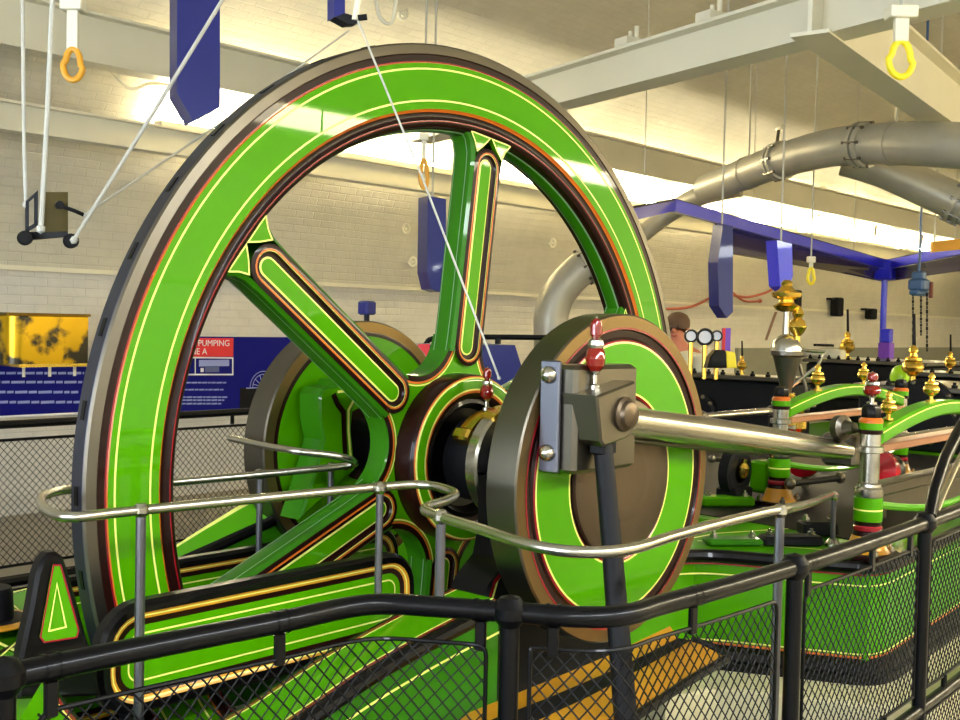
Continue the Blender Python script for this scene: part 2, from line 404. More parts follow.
# barring holes in the tyre
for k in range(40):
    a = 2*pi*k/40; c = pol(1.4005, a, .032); rot = Matrix.Rotation(-a, 4, 'Y')
    b = MB(); b.box(c, (.004, .016, .05), rot); part(fly, 'barring_slot', b, BLACK, smooth=False)
SP0 = 83
def stadium(s0, s1, a, n=10):
    out = [(s1+a*math.cos(t), a*math.sin(t)) for t in [(-pi/2+pi*i/n) for i in range(n+1)]]
    return out+[(s0-a*math.cos(t), -a*math.sin(t)) for t in [(-pi/2+pi*i/n) for i in range(n+1)]]
def spoke_fn(ang):
    ca, sa = math.cos(ang), math.sin(ang)
    return lambda s, t, d: Vector((s*ca-t*sa, d, AX+s*sa+t*ca))
W = .079; RHO, DD = .162, .482
for k in range(6):
    an = R_(SP0+60*k); fn = spoke_fn(an)
    # body with rounded sides
    sec = [(-W+.012, .012), (-W, .022), (-W-.003, .04), (-W-.006, .065), (-W-.003, .09), (-W, .105), (-W+.02, .115)]
    sec = sec+[(-t, y) for t, y in sec[::-1]]
    stations = [(.36, 1.06), (.42, 1.02), (.5, 1.0), (1.0, 1.0), (1.06, 1.04), (1.10, 1.22), (1.135, 1.62)]
    b = MB(); mi = 0
    b.quadstrip([[fn(s, t*kk, y) for t, y in sec] for s, kk in stations], 0, closed=False)
    sp = part(fly, 'spoke', b, GREEN_SHADE)
    for sg in (-1, 1):
        for ya, yb_ in ((.034, .038), (.092, .096)):
            b = MB(); b.quadstrip([[fn(q, sg*((W+.0062)*kk), ya), fn(q, sg*((W+.0062)*kk), yb_)] for q, kk in stations], 0, closed=False); part(sp, 'side_line', b, mat('pale_green_line', (120, 160, 110), .3))
    b = MB()      # panelled face
    lo = [(.385, 1.022, W-.010, .012), (.385, 1.022, W-.024, .009), (.385, 1.022, W-.030, .009), (.385, 1.022, .050, .012), (.385, 1.022, .047, .012), (.385, 1.022, .042, .021), (.385, 1.022, .031, .023), (.385, 1.022, .025, .021)]
    rings = []
    for s0, s1, a, y in lo: rings.append([fn(s, t, y) for s, t in stadium(s0, s1, a)])
    b.quadstrip(rings, [0, 1, 0, 2, 0, 0, 2]); b.cap(rings[-1], 3)
    part(sp, 'panel_moulding', b, [BROWN, ORANGE, CREAM, GREEN])
    # green wedges at the rim end
    for sgn in (1, -1):
        poly = [(1.128, sgn*.005), (1.128, sgn*.105), (1.10, sgn*.082), (1.068, sgn*.066), (1.095, sgn*.035)]
        b = MB(); b.prism(poly, fn, .03, .010); b.ribbon(poly, .005, fn, .0085, 1, True)
        part(sp, 'corner_panel', b, [GREEN, CREAM], smooth=False)
# hub star plate
star = []; arcs = []
for k in range(6):
    ph = R_(SP0+30+60*k); cx, cz = DD*math.cos(ph), DD*math.sin(ph); arc = []
    for j in range(13):
        t = ph+pi+R_(60)-R_(120)*j/12; arc.append((cx+RHO*math.cos(t), cz+RHO*math.sin(t)))
    # order the arc by polar angle
    if math.atan2(arc[0][1], arc[0][0])-math.atan2(arc[-1][1], arc[-1][0]) > 0 and abs(math.atan2(arc[0][1], arc[0][0])-math.atan2(arc[-1][1], arc[-1][0])) < pi or (math.atan2(arc[0][1], arc[0][0])-math.atan2(arc[-1][1], arc[-1][0]) < -pi): arc = arc[::-1]
    star += arc; arcs.append((cx, cz, ph))
fz = lambda a, c, d: Vector((a, d, AX+c))
b = MB(); b.prism(star, fz, .115, .026, 0, .008, 1); part(fly, 'hub_web', b, [GREEN_SHADE, GREEN])
for cx, cz, ph in arcs:
    for dr, wd, mi, yy in ((.010, .018, BROWN, .0245), (.022, .007, ORANGE, .0240), (.031, .005, CREAM, .0235)):
        p = [(cx+(RHO+dr)*math.cos(ph+pi+R_(a)), cz+(RHO+dr)*math.sin(ph+pi+R_(a))) for a in range(-62, 63, 6)]
        b = MB(); b.ribbon(p, wd, fz, yy); part(fly, 'lining', b, mi)
b = MB(); b.lathe([(.290, .05), (.289, -.035), (.287, -.050), (.283, -.060), (.279, -.063), (.274, -.066), (.240, -.066), (.234, -.066), (.226, -.064), (.214, -.06), (.205, -.05)], O, Yax, 96, [0, 0, 0, 1, 2, 3, 2, 1, 0, 0], False, False)
part(fly, 'hub_ring', b, [BROWN, ORANGE, CREAM, GREEN])
b = MB(); b.lathe([(.21, .0), (.207, -.045), (.19, -.05), (.17, -.02), (.1, -.015)], O, Yax, 64, 0, False, False); b.lathe([(.21, .1), (.2, .2), (.1, .21)], O, Yax, 48, 0, False, False)
part(fly, 'hub_boss', b, BLACK)

b = MB(); b.cyl((0, -.566, AX), (0, .498, AX), .098, n=40); part(fly, 'crankshaft', b, BLACKM)
b = MB(); b.lathe([(.1, -.04), (.138, -.05), (.142, -.06), (.142, -.19), (.1, -.19)], O, Yax, 48); part(fly, 'shaft_sleeve', b, BLACKM)
b = MB(); b.lathe([(.1, -.19), (.178, -.19), (.186, -.198), (.186, -.235), (.178, -.243), (.1, -.243)], O, Yax, 64, 0); part(fly, 'steel_collar', b, STEEL)
def arc_band(r0, r1, y0, y1, a0, a1, n=20):
    b = MB(); rings = [[pol(r0, t, y0), pol(r1, t, y0), pol(r1, t, y1), pol(r0, t, y1)] for t in [R_(a0+(a1-a0)*i/n) for i in range(n+1)]]
    b.quadstrip(rings); b.cap(rings[0], 0, True); b.cap(rings[-1]); return b
part(fly, 'brass_keep', arc_band(.143, .172, -.17, -.115, 62, 146), BRASS)
part(fly, 'brass_shoe', arc_band(.15, .192, -.246, -.187, 60, 124), BRASS)
for a0 in (60, 146):
    b = MB(); b.box(pol(.162, R_(a0), -.145), (.055, .07, .045), Matrix.Rotation(-R_(a0), 4, 'Y'), bev=.008); part(fly, 'bearing_lug', b, BRASS)

def crank_disc(label, rim_r, y, th, lining_r, front):
    t = thing('crank_disc', label, 'crank disc', (0, y, AX-rim_r))
    f = rim_r/.503; s = 1 if front else 1
    b = MB(); b.lathe([(rim_r-.02, y+th), (rim_r-.004, y+th-.002), (rim_r, y+th-.006), (rim_r, y+.005), (rim_r-.005, y)], O, Yax, 128, 0, True, False)
    b.lathe([(rim_r-.005, y), (.455*f, y)], O, Yax, 128, 1, False, False); part(t, 'steel_rim', b, [STEELD, mat('brown_turned_steel', (132, 108, 66), .36, .85, var=.12, vs_=3)])
    if front: seq = [(.457, y-.001, 0), (.452, y+.006, 0), (.432, y+.008, 0), (.424, y+.002, 1), (.418, y-.001, 2), (.412, y-.001, 3), (.266, y-.001, 2), (.260, y-.001, 1), (.254, y+.003, 0), (.243, y+.006, 0)]
    else: seq = [(.457, y-.001, 0), (.452, y-.002, 0), (.44, y-.002, 3), (.15, y-.002, 0), (.1, y-.002, 0)]
    b = MB(); b.lathe([(r*f, yy) for r, yy, _ in seq], O, Yax, 128, [q for _, _, q in seq[:-1]], False, False)
    part(t, 'painted_face', b, [BROWN, CRIM, CREAM, GREEN])
    if front:
        b = MB(); b.lathe([(.245, y+.008), (.244, y-.010), (.236, y-.014), (.13, y-.014), (.128, y-.022), (.1, y-.024)], O, Yax, 96, 0, False, True); part(t, 'centre_boss', b, BOSS)
        b = MB(); b.lathe([(.462, y-.0015), (.456, y-.0015)], O, Yax, 128, 0, False, False); part(t, 'pinstripe', b, CRIM)
    return t
YD = -.68
crank_disc('large steel and green crank disc on the near shaft end', .503, YD, .112, .416, True)
crank_disc('steel rimmed plain green crank disc behind the flywheel spokes', .465, .50, .12, .38, False)

# ------------------------------------------------------------------ oil cups
CUPS = {}
def oil_cup(p, h, label, group='brass oil cups on the engines', kind='brass', lever=False, slim=1.):
    """lathe oil cup of height h standing at p"""
    t = thing('oil_cup', label, 'oil cup', p, group); key = (kind, lever)
    if key not in CUPS:
        L_ = []
        def q(nm, prof, mm, n=14):
            b = MB(); b.lathe(prof, n=n); L_.append((nm, b.mesh('oil_cup_'+nm, [mm])))
        q('stem', [(.16, 0), (.16, .06), (.07, .08), (.07, .2), (.12, .22), (.14, .26)], BRASS if kind == 'brass' else STEEL)
        q('bowl', [(.12, .24), (.24, .32), (.27, .42), (.24, .52), (.15, .60)], BRASS if kind == 'brass' else REDG)
        q('cap', [(.2, .56), (.22, .60), (.2, .66), (.1, .70), (.08, .78), (.12, .82), (.1, .9), (.03, .98), (0, 1)], BRASS if kind == 'brass' else STEEL)
        if kind == 'red':
            q('upper_glass', [(.10, .7), (.16, .74), (.17, .84), (.14, .92), (.06, .96)], REDG)
        if lever:
            b = MB(); b.cyl((.03, 0, .9), (-.06, 0, 1.75), .05, .04, 8); L_.append(('lever', b.mesh('oil_cup_lever', [BLACKM])))
        CUPS[key] = L_
    for nm, me in CUPS[key]:
        o = bpy.data.objects.new(nm, me); COL.objects.link(o); o.parent = t; o.scale = (h*slim, h*slim, h)
    return t

# ------------------------------------------------------------------ big end and connecting rod
bx0 = -.405
rod = thing('connecting_rod', 'polished steel connecting rod with big-end block on the crank disc', 'connecting rod', (-.3, -.8, AX))
b = MB(); b.box((-.25, -.745, AX+.205), (.30, .11, .30), bev=.012); part(rod, 'big_end_strap', b, STEELD)
pl = MB(); pl.box((bx0-.006, -.722, AX+.212), (.016, .066, .31), bev=.004); plo = part(rod, 'gib_plate', pl, STEELB, 'pale blue-grey plate')
for dz in (.115, -.10):
    b = MB(); c = Vector((bx0-.014, -.722, AX+.212+dz)); b.lathe([(.024, 0), (.024, .008), (.019, .018), (.010, .024), (0, .026)], c, (-1, 0, 0), 20); part(plo, 'bolt', b, STEEL)
pc = at(610, 414, y=-.84); rotc = Matrix.Rotation(-R_(11), 4, 'Y')
b = MB()
capo = [(-.098, -.05), (-.085, -.068), (.02, -.072), (.05, -.066), (.08, -.035), (.085, .076), (-.098, .076)]
def capf(a, c, d): return Vector(pc)+rotc.to_3x3() @ Vector((a, 0, c))+Vector((0, d, 0))
b.prism(capo, capf, .10, -.035, 0, .006); cp = part(rod, 'bearing_cap', b, STEELD)
b = MB(); pin = capf(.018, -.002, -.03); b.lathe([(.048, 0), (.048, .012), (.040, .018), (.036, .030), (.030, .034), (0, .036)], pin, (0, -1, 0), 32); part(cp, 'crank_pin_end', b, BOSS)
r0 = at(628, 421, y=-.78); r1 = at(846, 451, y=-.78); dr = (r1-r0)
b = MB(); b.tube([r0-dr*.06, r0, r0+dr*.3, r0+dr*.6, r0+dr*.92, r1], [.044, .044, .048, .047, .04, .036], 24); part(rod, 'shank', b, STEEL)
r2 = at(628, 439, y=-.72); r3 = at(760, 453, y=-.66)
b = MB(); b.tube([r2, r3], .012, 10); part(rod, 'lower_bar', b, STEELD)
oil_cup(capf(-.02, .072, .03), .205, 'tall red and steel drip oiler on the big-end block', None, 'red', slim=.52)
oil_cup(pol(.172, R_(96), -.135), .15, 'small red drip oiler above the brass shaft bearing', None, 'red', slim=.6)
# rocking rod hanging from the big end
q0 = at(603, 446, y=-.83); q1 = at(613, 560, y=-.90); q2 = at(627, 735, y=-1.0)
lv = thing('rocking_rod', 'dark steel rod hanging below the big-end block', 'rod', q2)
b = MB(); b.tube([q0, q1, q2], [.027, .029, .032], 16); part(lv, 'shank', b, BLACKM)
b = MB(); b.box(q0, (.07, .05, .05), bev=.008); part(lv, 'fork', b, BLACKM)

# ================================================================== BED, PIT PANELS, BRACKETS (left)
def ring_panel(root, name, fn, x0, z0, x1, z1, r, th, steps, mats):
    """rounded panel from concentric loops: steps = (inset, depth, material index)"""
    b = MB(); rings = []
    back = [fn(a, c, th) for a, c in rrect(x0, z0, x1, z1, r)]; rings.append(back); mi = [0]
    for ins, d, k in steps:
        rings.append([fn(a, c, d) for a, c in rrect(x0+ins, z0+ins, x1-ins, z1-ins, max(.012, r-ins))]); mi.append(k)
    b.quadstrip(rings, mi[:-1] if len(mi) > len(rings)-1 else mi); b.cap(rings[-1], mi[-1]); b.cap(back, 0, True)
    return part(root, name, b, mats)
PSTEPS = [(.0, -.245, 0), (.010, -.256, 0), (.028, -.256, 2), (.034, -.252, 3), (.038, -.251, 2), (.044, -.249, 1), (.060, -.246, 4), (.078, -.246, 3), (.0825, -.246, 4)]
def pit_panel(label, x0, z0, x1, z1, y):
    t = thing('pit_side_panel', label, 'panel', ((x0+x1)/2, y, z0), 'flywheel pit panels')
    ring_panel(t, 'panel', lambda a, c, d: Vector((a, y+.25+d, c)), x0, z0, x1, z1, .11, -.215, PSTEPS, [BLACK, BROWN, GOLDL, CREAM, GREEN])
    return t
pit_panel('green lined pit panel with black frame before the flywheel', -1.49, .69, -.455, .965, -.25)
pit_panel('green lined pit panel seen behind the flywheel spokes', -1.35, .42, .10, .885, .40)
bfn = lambda a, c, d: Vector((a, d, c))
def pxz(pts, y): return [(p.x, p.z) for p in (at(u, v, y=y) for u, v in pts)]
br = thing('triangular_bracket', 'black A-shaped bracket with green lined centre left of the flywheel', 'bracket', at(58, 660, y=-.27))
out = pxz([(31, 610), (37, 575), (42, 561), (49, 553), (57, 552), (64, 557), (69, 572), (78, 602), (88, 640), (97, 662), (102, 700), (18, 700), (21, 655)], -.27); out = [(a, max(.765, c)) for a, c in out]
b = MB(); b.prism(out, bfn, -.235, -.27, 0, .008); part(br, 'body', b, BLACK)
inn = pxz([(53, 565), (60, 565), (78, 630), (76, 637), (44, 642), (40, 637)], -.272)
b = MB(); b.prism(inn, bfn, -.268, -.274, 0); b.ribbon(inn, .004, bfn, -.275, 1, True); part(br, 'centre_panel', b, [GREEN, CRIM], smooth=False)
b = MB(); b.ribbon(pxz([(57, 584), (66, 627), (49, 631)], -.276), .004, bfn, -.276, 0, True); part(br, 'pinstripe', b, CREAM)

bed = thing('engine_bed', 'green swept engine bed frame curving under the flywheel bearing', 'engine bed', (-1.2, -.5, 0))
up = spline([at(u, v, y=-.42) for u, v in ((48, 672), (66, 702), (100, 735), (150, 745), (225, 716), (287, 677), (330, 650), (400, 612), (450, 588))], 4)
lo = spline([at(u, v, y=-.66) for u, v in ((10, 735), (40, 775), (90, 805), (165, 790), (255, 745), (322, 702), (372, 668), (440, 630), (500, 600))], 4)
n = min(len(up), len(lo)); up = up[:n]; lo = lo[:n]
b = MB(); b.quadstrip([up, [a.lerp(c, .06) for a, c in zip(up, lo)], [a.lerp(c, .12) for a, c in zip(up, lo)], [a.lerp(c, .15) for a, c in zip(up, lo)], [a.lerp(c, .85) for a, c in zip(up, lo)], [a.lerp(c, .88) for a, c in zip(up, lo)], [a.lerp(c, .95) for a, c in zip(up, lo)], lo], [0, 2, 1, 3, 1, 2, 0], closed=False)
part(bed, 'top_flange', b, [BLACK, CREAM, CRIM, GREEN])
b = MB(); b.tube([p+Vector((0, -.01, -.012)) for p in lo], .022, 10); part(bed, 'edge_moulding', b, BLACK)
b = MB(); dn = [Vector((p.x, p.y, .12)) for p in lo]; b.quadstrip([[p+Vector((0, .004, -.02)) for p in lo], [p+Vector((0, .004, 0)) for p in dn]], 0, closed=False); part(bed, 'side_web', b, mat('bed_side_green', (46, 112, 12), .35, var=.06, coat=.25, spec=.1))
b = MB(); b.quadstrip([[p+Vector((0, 0, -.085)) for p in lo], [p+Vector((0, 0, -.092)) for p in lo]], 0, closed=False); part(bed, 'pinstripe', b, CREAM)
b = MB(); b.quadstrip([[p+Vector((0, 0, -.0)) for p in up], [Vector((p.x, p.y, .12)) for p in up]], 0, closed=False); part(bed, 'inner_web', b, BLACK)

fb = thing('engine_bed', 'green swept bed frame behind the flywheel with black bead', 'engine bed', at(240, 560, y=.6))
U = spline([at(u, v, y=.66) for u, v in ((150, 560), (176, 545), (212, 522), (262, 494), (315, 482))], 4); Lw = spline([at(u, v, y=.54) for u, v in ((150, 582), (178, 564), (217, 546), (270, 522), (335, 492))], 4)
b = MB(); b.quadstrip([U, [a.lerp(c, .14) for a, c in zip(U, Lw)], [a.lerp(c, .86) for a, c in zip(U, Lw)], Lw], [1, 0, 1], closed=False); part(fb, 'top_flange', b, [GREEN, CREAM])
b = MB(); b.tube(Lw, .02, 8); part(fb, 'edge_moulding', b, BLACK)
b = MB(); b.quadstrip([[p+Vector((0, .004, -.01)) for p in Lw], [Vector((p.x, p.y+.004, .3)) for p in Lw]], 0, closed=False); part(fb, 'side_web', b, GREEN_SHADE)
b = MB(); b.quadstrip([U, [Vector((p.x, p.y, .3)) for p in U]], 0, closed=False); part(fb, 'rear_web', b, GREEN_SHADE)
endp = thing('bed_end_plate', 'green bed end plate with cream edging at the far left', 'plate', at(40, 640, z=.74))
zz = .76; pl = [at(u, v, z=zz) for u, v in ((-330, 690), (-20, 601), (92, 573), (112, 600), (75, 680), (20, 760), (-90, 800))]
poly = [(p.x, p.y) for p in pl[:3]]+[(-.95, .52), (-1.47, .52), (-1.47, -.06), (-1.50, -.12)]+[(p.x, p.y) for p in pl[5:]]; zfn = lambda a, c, d: Vector((a, c, d))
b = MB(); b.prism(poly, zfn, .3, zz, 0, .01); part(endp, 'plate', b, GREEN, smooth=False)
b = MB(); b.ribbon(poly, .012, zfn, zz+.002, 0, True); part(endp, 'pinstripe', b, CREAM)
b = MB(); c = at(-8, 622, z=zz); b.lathe([(.12, 0), (.12, .006), (.095, .01), (.06, .01), (.055, .09), (.05, .1), (0, .1)], c, (0, 0, 1), 32, [1, 1, 0, 0, 0, 0]); part(endp, 'bolt_boss', b, [BLACKM, GOLDL])
b = MB(); b.ribbon([(p.x, p.y) for p in (at(u, v, z=zz+.003) for u, v in ((-30, 655), (0, 652), (30, 638), (36, 622)))], .02, zfn, zz+.003); b.ribbon([(p.x, p.y) for p in (at(u, v, z=zz+.003) for u, v in ((0, 657), (18, 641), (28, 618), (12, 604)))], .006, zfn, zz+.0035, 1); part(endp, 'lining', b, [BROWN, CREAM])

# near shaft bearing pedestal and far one
def pedestal(label, y0, y1, lined, w=.2, ztop=AX-.02):
    t = thing('bearing_pedestal', label, 'bearing', (0, y0, .3))
    out = [(-.34, .78), (-.30, .86), (-w-.02, .92), (-w, 1.0), (-w, ztop), (-.115, ztop), (-.098, 1.10), (-.06, 1.085), (.06, 1.085), (.098, 1.10), (.115, ztop), (w, ztop), (w, 1.0), (w+.02, .92), (.30, .86), (.34, .78), (.34, .3), (-.34, .3)]
    b = MB(); b.prism(out, bfn, y1, y0, 0, .01, 1); part(t, 'body', b, [BLACK, GREEN if lined else BLACKM])
    b = MB(); b.ribbon([(-.30, .80), (-.27, .87), (-w+.01, .93), (-w+.025, 1.0), (-w+.025, ztop-.02)], .008, bfn, y0-.002); part(t, 'pinstripe', b, CREAM)
    b = MB(); b.ribbon([(-.32, .79), (-.285, .865), (-w-.005, .925), (-w+.012, 1.0), (-w+.012, ztop-.02)], .014, bfn, y0-.0025); part(t, 'lining', b, ORANGE if lined else CRIM)
    return t
pedestal('dark bearing pedestal with red lining under the near shaft', -.42, -.27, False)
pf = thing('bearing_pedestal', 'green A-frame bearing pedestal before the far crank disc', 'bearing', (-.1, .36, .3))
out = pxz([(320, 395), (324, 388), (336, 386), (340, 380), (352, 380), (357, 388), (361, 396), (354, 408), (352, 430), (356, 470), (300, 520), (316, 470), (324, 440), (320, 420)], .36)
out = [(max(-1, a), max(.5, c)) for a, c in out]
b = MB(); b.prism(out, bfn, .47, .36, 0, .008, 1); part(pf, 'body', b, [GREEN_SHADE, GREEN])
b = MB(); b.ribbon(pxz([(337, 392), (343, 391), (352, 392), (355, 397), (348, 410), (348, 432), (351, 466)], .36), .010, bfn, .357); part(pf, 'pinstripe', b, CREAM)
b = MB(); b.ribbon(pxz([(333, 394), (337, 404), (343, 412), (344, 440), (346, 470)], .36), .022, bfn, .3575); part(pf, 'lining', b, BROWN)

# ------------------------------------------------------------------ bronze crank trough below the disc
tr = thing('crank_trough', 'polished bronze drip trough stepping up below the crank disc', 'trough', at(600, 720, y=-.95))
def strip3(root, nm, a, c, mm, th=.012):
    b = MB(); b.quadstrip([a, c, [p+Vector((0, 0, -th)) for p in c], [p+Vector((0, 0, -th)) for p in a]], 0, closed=False, loop=True)
    b.cap([a[0], c[0], c[0]-Vector((0, 0, th)), a[0]-Vector((0, 0, th))]); b.cap([a[-1], c[-1], c[-1]-Vector((0, 0, th)), a[-1]-Vector((0, 0, th))]); return part(root, nm, b, mm, smooth=False)
A0 = [at(u, v, y=-.74) for u, v in ((440, 735), (470, 712), (540, 684), (612, 654), (670, 626))]; A1 = [at(u, v, y=-.80) for u, v in ((440, 750), (475, 726), (545, 699), (618, 668), (678, 638))]
strip3(tr, 'upper_sheet', A0, A1, BRONZE)
B0 = [at(u, v, y=-.84) for u, v in ((490, 742), (530, 724), (590, 696), (650, 664), (692, 640))]; B1 = [at(u, v, y=-.96) for u, v in ((540, 775), (590, 745), (640, 713), (690, 680), (728, 658))]
strip3(tr, 'lower_sheet', B0, B1, BRONZE)
b = MB(); b.quadstrip([A1, B0], 0, closed=False); part(tr, 'gap_sheet', b, BLACKM)
b = MB(); b.tube(B1, .014, 8); part(tr, 'edge_bead', b, BLACK)
b = MB(); b.tube([B0[-1], at(715, 648, y=-.9), B1[-1]], .013, 8); part(tr, 'end_bead', b, BLACK)

# ------------------------------------------------------------------ engine bed plate (right)
rb = thing('bed_plate', 'broad green engine bed plate with black mouldings at the right', 'engine bed', (3, .3, .3))
ZT, ZB_ = .80, .40
fp = [(.56, -.30), (.92, -.396), (1.19, -.976), (1.30, -1.0), (2.4, -.93), (9, -.93)]
NOTCH = [(9, 1.9), (.56, 1.9), (.56, .30), (1.52, .30), (1.52, -.10), (.56, -.10)]
plan = fp+NOTCH
b = MB(); b.prism(plan, zfn, ZB_, ZT, 0, .006); part(rb, 'casting', b, GREEN, smooth=False)
def along(fp, off, z):
    out = []
    for i, p in enumerate(fp):
        a = Vector(fp[max(i-1, 0)]); c = Vector(fp[min(i+1, len(fp)-1)]); t = (c-a).normalized(); nn = Vector((t.y, -t.x)); q = Vector(p)+nn*off
        out.append(Vector((q.x, q.y, z)))
    return out
fps = [tuple(p) for p in rounded([Vector((*p, 0)) for p in fp], .12)]; fps = [(p[0], p[1]) for p in fps]
b = MB(); b.tube(along(fps, .005, ZT-.022), .026, 10); part(rb, 'top_moulding', b, BLACK)
b = MB(); b.quadstrip([along(fps, .007, ZT-.046), along(fps, .007, ZT-.055)], 0, closed=False); part(rb, 'red_line', b, CRIM)
b = MB(); b.quadstrip([along(fps, .008, ZT-.088), along(fps, .008, ZT-.094)], 0, closed=False); b.quadstrip([along(fps, .008, ZB_+.056), along(fps, .008, ZB_+.05)], 0, closed=False); part(rb, 'pinstripe', b, CREAM)
b = MB(); b.quadstrip([along(fps, .0, ZB_+.035), along(fps, .03, ZB_+.02), along(fps, .035, ZB_-.01), along(fps, .05, ZB_-.02), along(fps, .05, ZB_-.05)], 0, closed=False); part(rb, 'base_moulding', b, BLACK)
b = MB(); b.quadstrip([along(fps, .007, ZB_+.045), along(fps, .007, ZB_+.036)], 0, closed=False); part(rb, 'orange_line', b, ORANGE)
b = MB(); b.ribbon([(1.05, -.33), (1.32, -.86), (2.3, -.82)], .012, zfn, ZT+.002); b.ribbon([(.7, -.2), (1.0, -.28), (1.25, -.3), (1.9, -.6)], .012, zfn, ZT+.002); part(rb, 'top_pinstripe', b, CREAM)
wl = [(1.55, -.76), (5.0, -.76), (5.0, 1.7), (2.3, 1.7), (2.0, .42), (1.62, .42), (1.6, -.3)]
b = MB(); b.prism(wl, zfn, ZT-.01, ZT+.003, 0); part(rb, 'dark_void_sheet', b, BLACKM, smooth=False)  # flat black sheet on the bed, painting in the dark void between the columns
kp = [(p.x, p.y) for p in along(fps, .26, 0)]+NOTCH
b = MB(); b.prism(kp, zfn, ZF, ZB_-.05, 0, .01); single('plinth', b, KERB, 'cream painted plinth below the green bed plate', 'plinth', (3, .3, ZF), smooth=False)

# ================================================================== RAILINGS
hr = thing('handrail', 'bright steel tube handrail looping around flywheel and crank disc', 'handrail', (-1.2, -.35, .7))
def zr(px, py, z): return at(px, py, z=z)
ZRF, ZRB = 1.195, 1.145
path = [zr(230, 438, 1.225), zr(262, 445, 1.225), zr(296, 451, 1.225), zr(336, 456, 1.21), zr(354, 462, 1.185), zr(335, 467, 1.16), zr(176, 482, ZRB), zr(75, 489, 1.16), zr(46, 495, 1.175), zr(41, 502, 1.185), zr(50, 512, 1.19), zr(75, 517, ZRF), zr(141, 510, ZRF), zr(380, 487, ZRF), zr(425, 485, ZRF), zr(449, 490, ZRF), zr(455, 495, ZRF), zr(445, 501, ZRF), zr(427, 507, ZRF), zr(430, 513, ZRF), zr(480, 529, ZRF), zr(530, 545, ZRF), zr(580, 552, ZRF), zr(630, 549, ZRF), zr(680, 534, ZRF), zr(757, 514, ZRF), zr(785, 509, ZRF), zr(800, 506, 1.15), zr(816, 501, 1.08), zr(834, 494, 1.0)]
b = MB(); b.tube(spline(path, 5), .0125, 12); part(hr, 'rail', b, RAILST)
for u, v, z, foot, ped in ((141, 510, ZRF, .45, 0), (380, 488, ZRF, .905, 0), (441, 517, ZRF, .97, 0), (780, 511, ZRF, .0, 0), (834, 496, 1.0, ZT, 0), (260, 474, ZRB, .80, 1), (331, 467, ZRB, .82, 0)):
    p = zr(u, v, z); b = MB(); b.cyl((p.x, p.y, foot), p, .0105 if v < 505 else .012, n=10); po = part(hr, 'post', b, mat('grey_post_steel', (118, 118, 122), .35, .9, var=.15, vs_=20))
    b = MB(); b.lathe([(0, -.019), (.012, -.016), (.019, -.006), (.019, .006), (.012, .016), (0, .019)], p, (0, 0, 1), 14); part(po, 'ball_fitting', b, RAILST)
    if .85 < foot: continue
    b = MB(); b.lathe([(.03, 0), (.03, .012), (.016, .03)], (p.x, p.y, foot), (0, 0, 1), 14); part(po, 'foot_flange', b, RAILST)

def wire_panel(root, top, z0, z1, cell, wr, frame_r, drop_top=None, aspect=1.1, fr_mat=None, ends=(True, True), wmat=None):
    """wire mesh hung along a 3-D polyline seen in plan; z0..z1 heights"""
    P = [Vector((p.x, p.y, 0)) for p in top]; S = [0]
    for i in range(1, len(P)): S.append(S[-1]+(P[i]-P[i-1]).length)
    Lt = S[-1]
    def pos(s, z):
        s = max(0, min(Lt, s)); i = 0
        while i < len(S)-2 and S[i+1] < s: i += 1
        q = P[i].lerp(P[i+1], (s-S[i])/max(1e-6, S[i+1]-S[i])); return Vector((q.x, q.y, z))
    pn = bpy.data.objects.new('mesh_panel', None); COL.objects.link(pn); pn.parent = root; pn.location = (0, 0, 0)
    H = z1-z0; k = aspect; b = MB(); step = cell; cnt = int((Lt+H/k)/step)+2
    for sg in (1, -1):
        for i in range(-1, cnt):
            u0 = i*step-(H/k if sg > 0 else 0)     # at v = 0 for +, clip to [0, Lt] x [0, H]
            if sg > 0: f = lambda s: (s-u0)*k
            else: f = lambda s: (u0-s)*k
            s_a, s_b = (u0, u0+H/k) if sg > 0 else (u0-H/k, u0)
            s_a = max(0, s_a); s_b = min(Lt, s_b)
            if s_b-s_a < .004: continue
            ss = [s_a]+[q for q in S if s_a < q < s_b]+[s_b]
            if len(ss) > 8: ss = [ss[0]]+ss[1:-1:max(1, len(ss)//6)]+[ss[-1]]
            b.tube([pos(q, z0+f(q))+Vector((0, sg*wr*.5, 0)) for q in ss], wr, 4, caps=False)
    part(pn, 'wire_mesh', b, wmat or BLACKM, kind='stuff', smooth=False)
    loop = [pos(s, z1) for s in S]; fr = [pos(0, z0)]+loop+[pos(Lt, z0)]
    b = MB(); b.tube(rounded(fr, .03, 3), frame_r, 8); b.tube([pos(s, z0) for s in S], frame_r, 8); part(pn, 'panel_frame', b, fr_mat or BLACKR)
    return pn
gr = thing('guard_rail', 'glossy black tube guard rail with hung wire mesh panels in front', 'railing', (-1.2, -1.2, 0))
ZG = 1.1
gpts = [(-60, 690), (0, 678), (140, 649), (280, 622), (345, 608), (385, 604), (440, 607), (510, 612), (580, 617), (625, 615), (660, 605), (720, 589), (795, 567), (860, 546), (925, 523), (1000, 494), (1160, 430)]
gp = spline([zr(u, v, ZG) for u, v in gpts], 5)
b = MB(); b.tube(gp, .0205, 16); part(gr, 'top_rail', b, BLACKR)
for u, v in ((3, 678), (510, 612), (795, 567), (925, 523)):
    p = zr(u, v, ZG); b = MB(); b.cyl((p.x, p.y, 0), (p.x, p.y, ZG), .0195, n=16); po = part(gr, 'post', b, BLACKR)
    b = MB(); b.lathe([(0, -.034), (.02, -.028), (.033, -.01), (.033, .01), (.02, .028), (0, .034)], (p.x, p.y, ZG), (0, 0, 1), 18); part(po, 'ball_joint', b, BLACKR)
    b = MB(); b.lathe([(.06, 0), (.06, .012), (.03, .03), (.024, .05)], (p.x, p.y, 0), (0, 0, 1), 18); part(po, 'foot_flange', b, BLACKR)
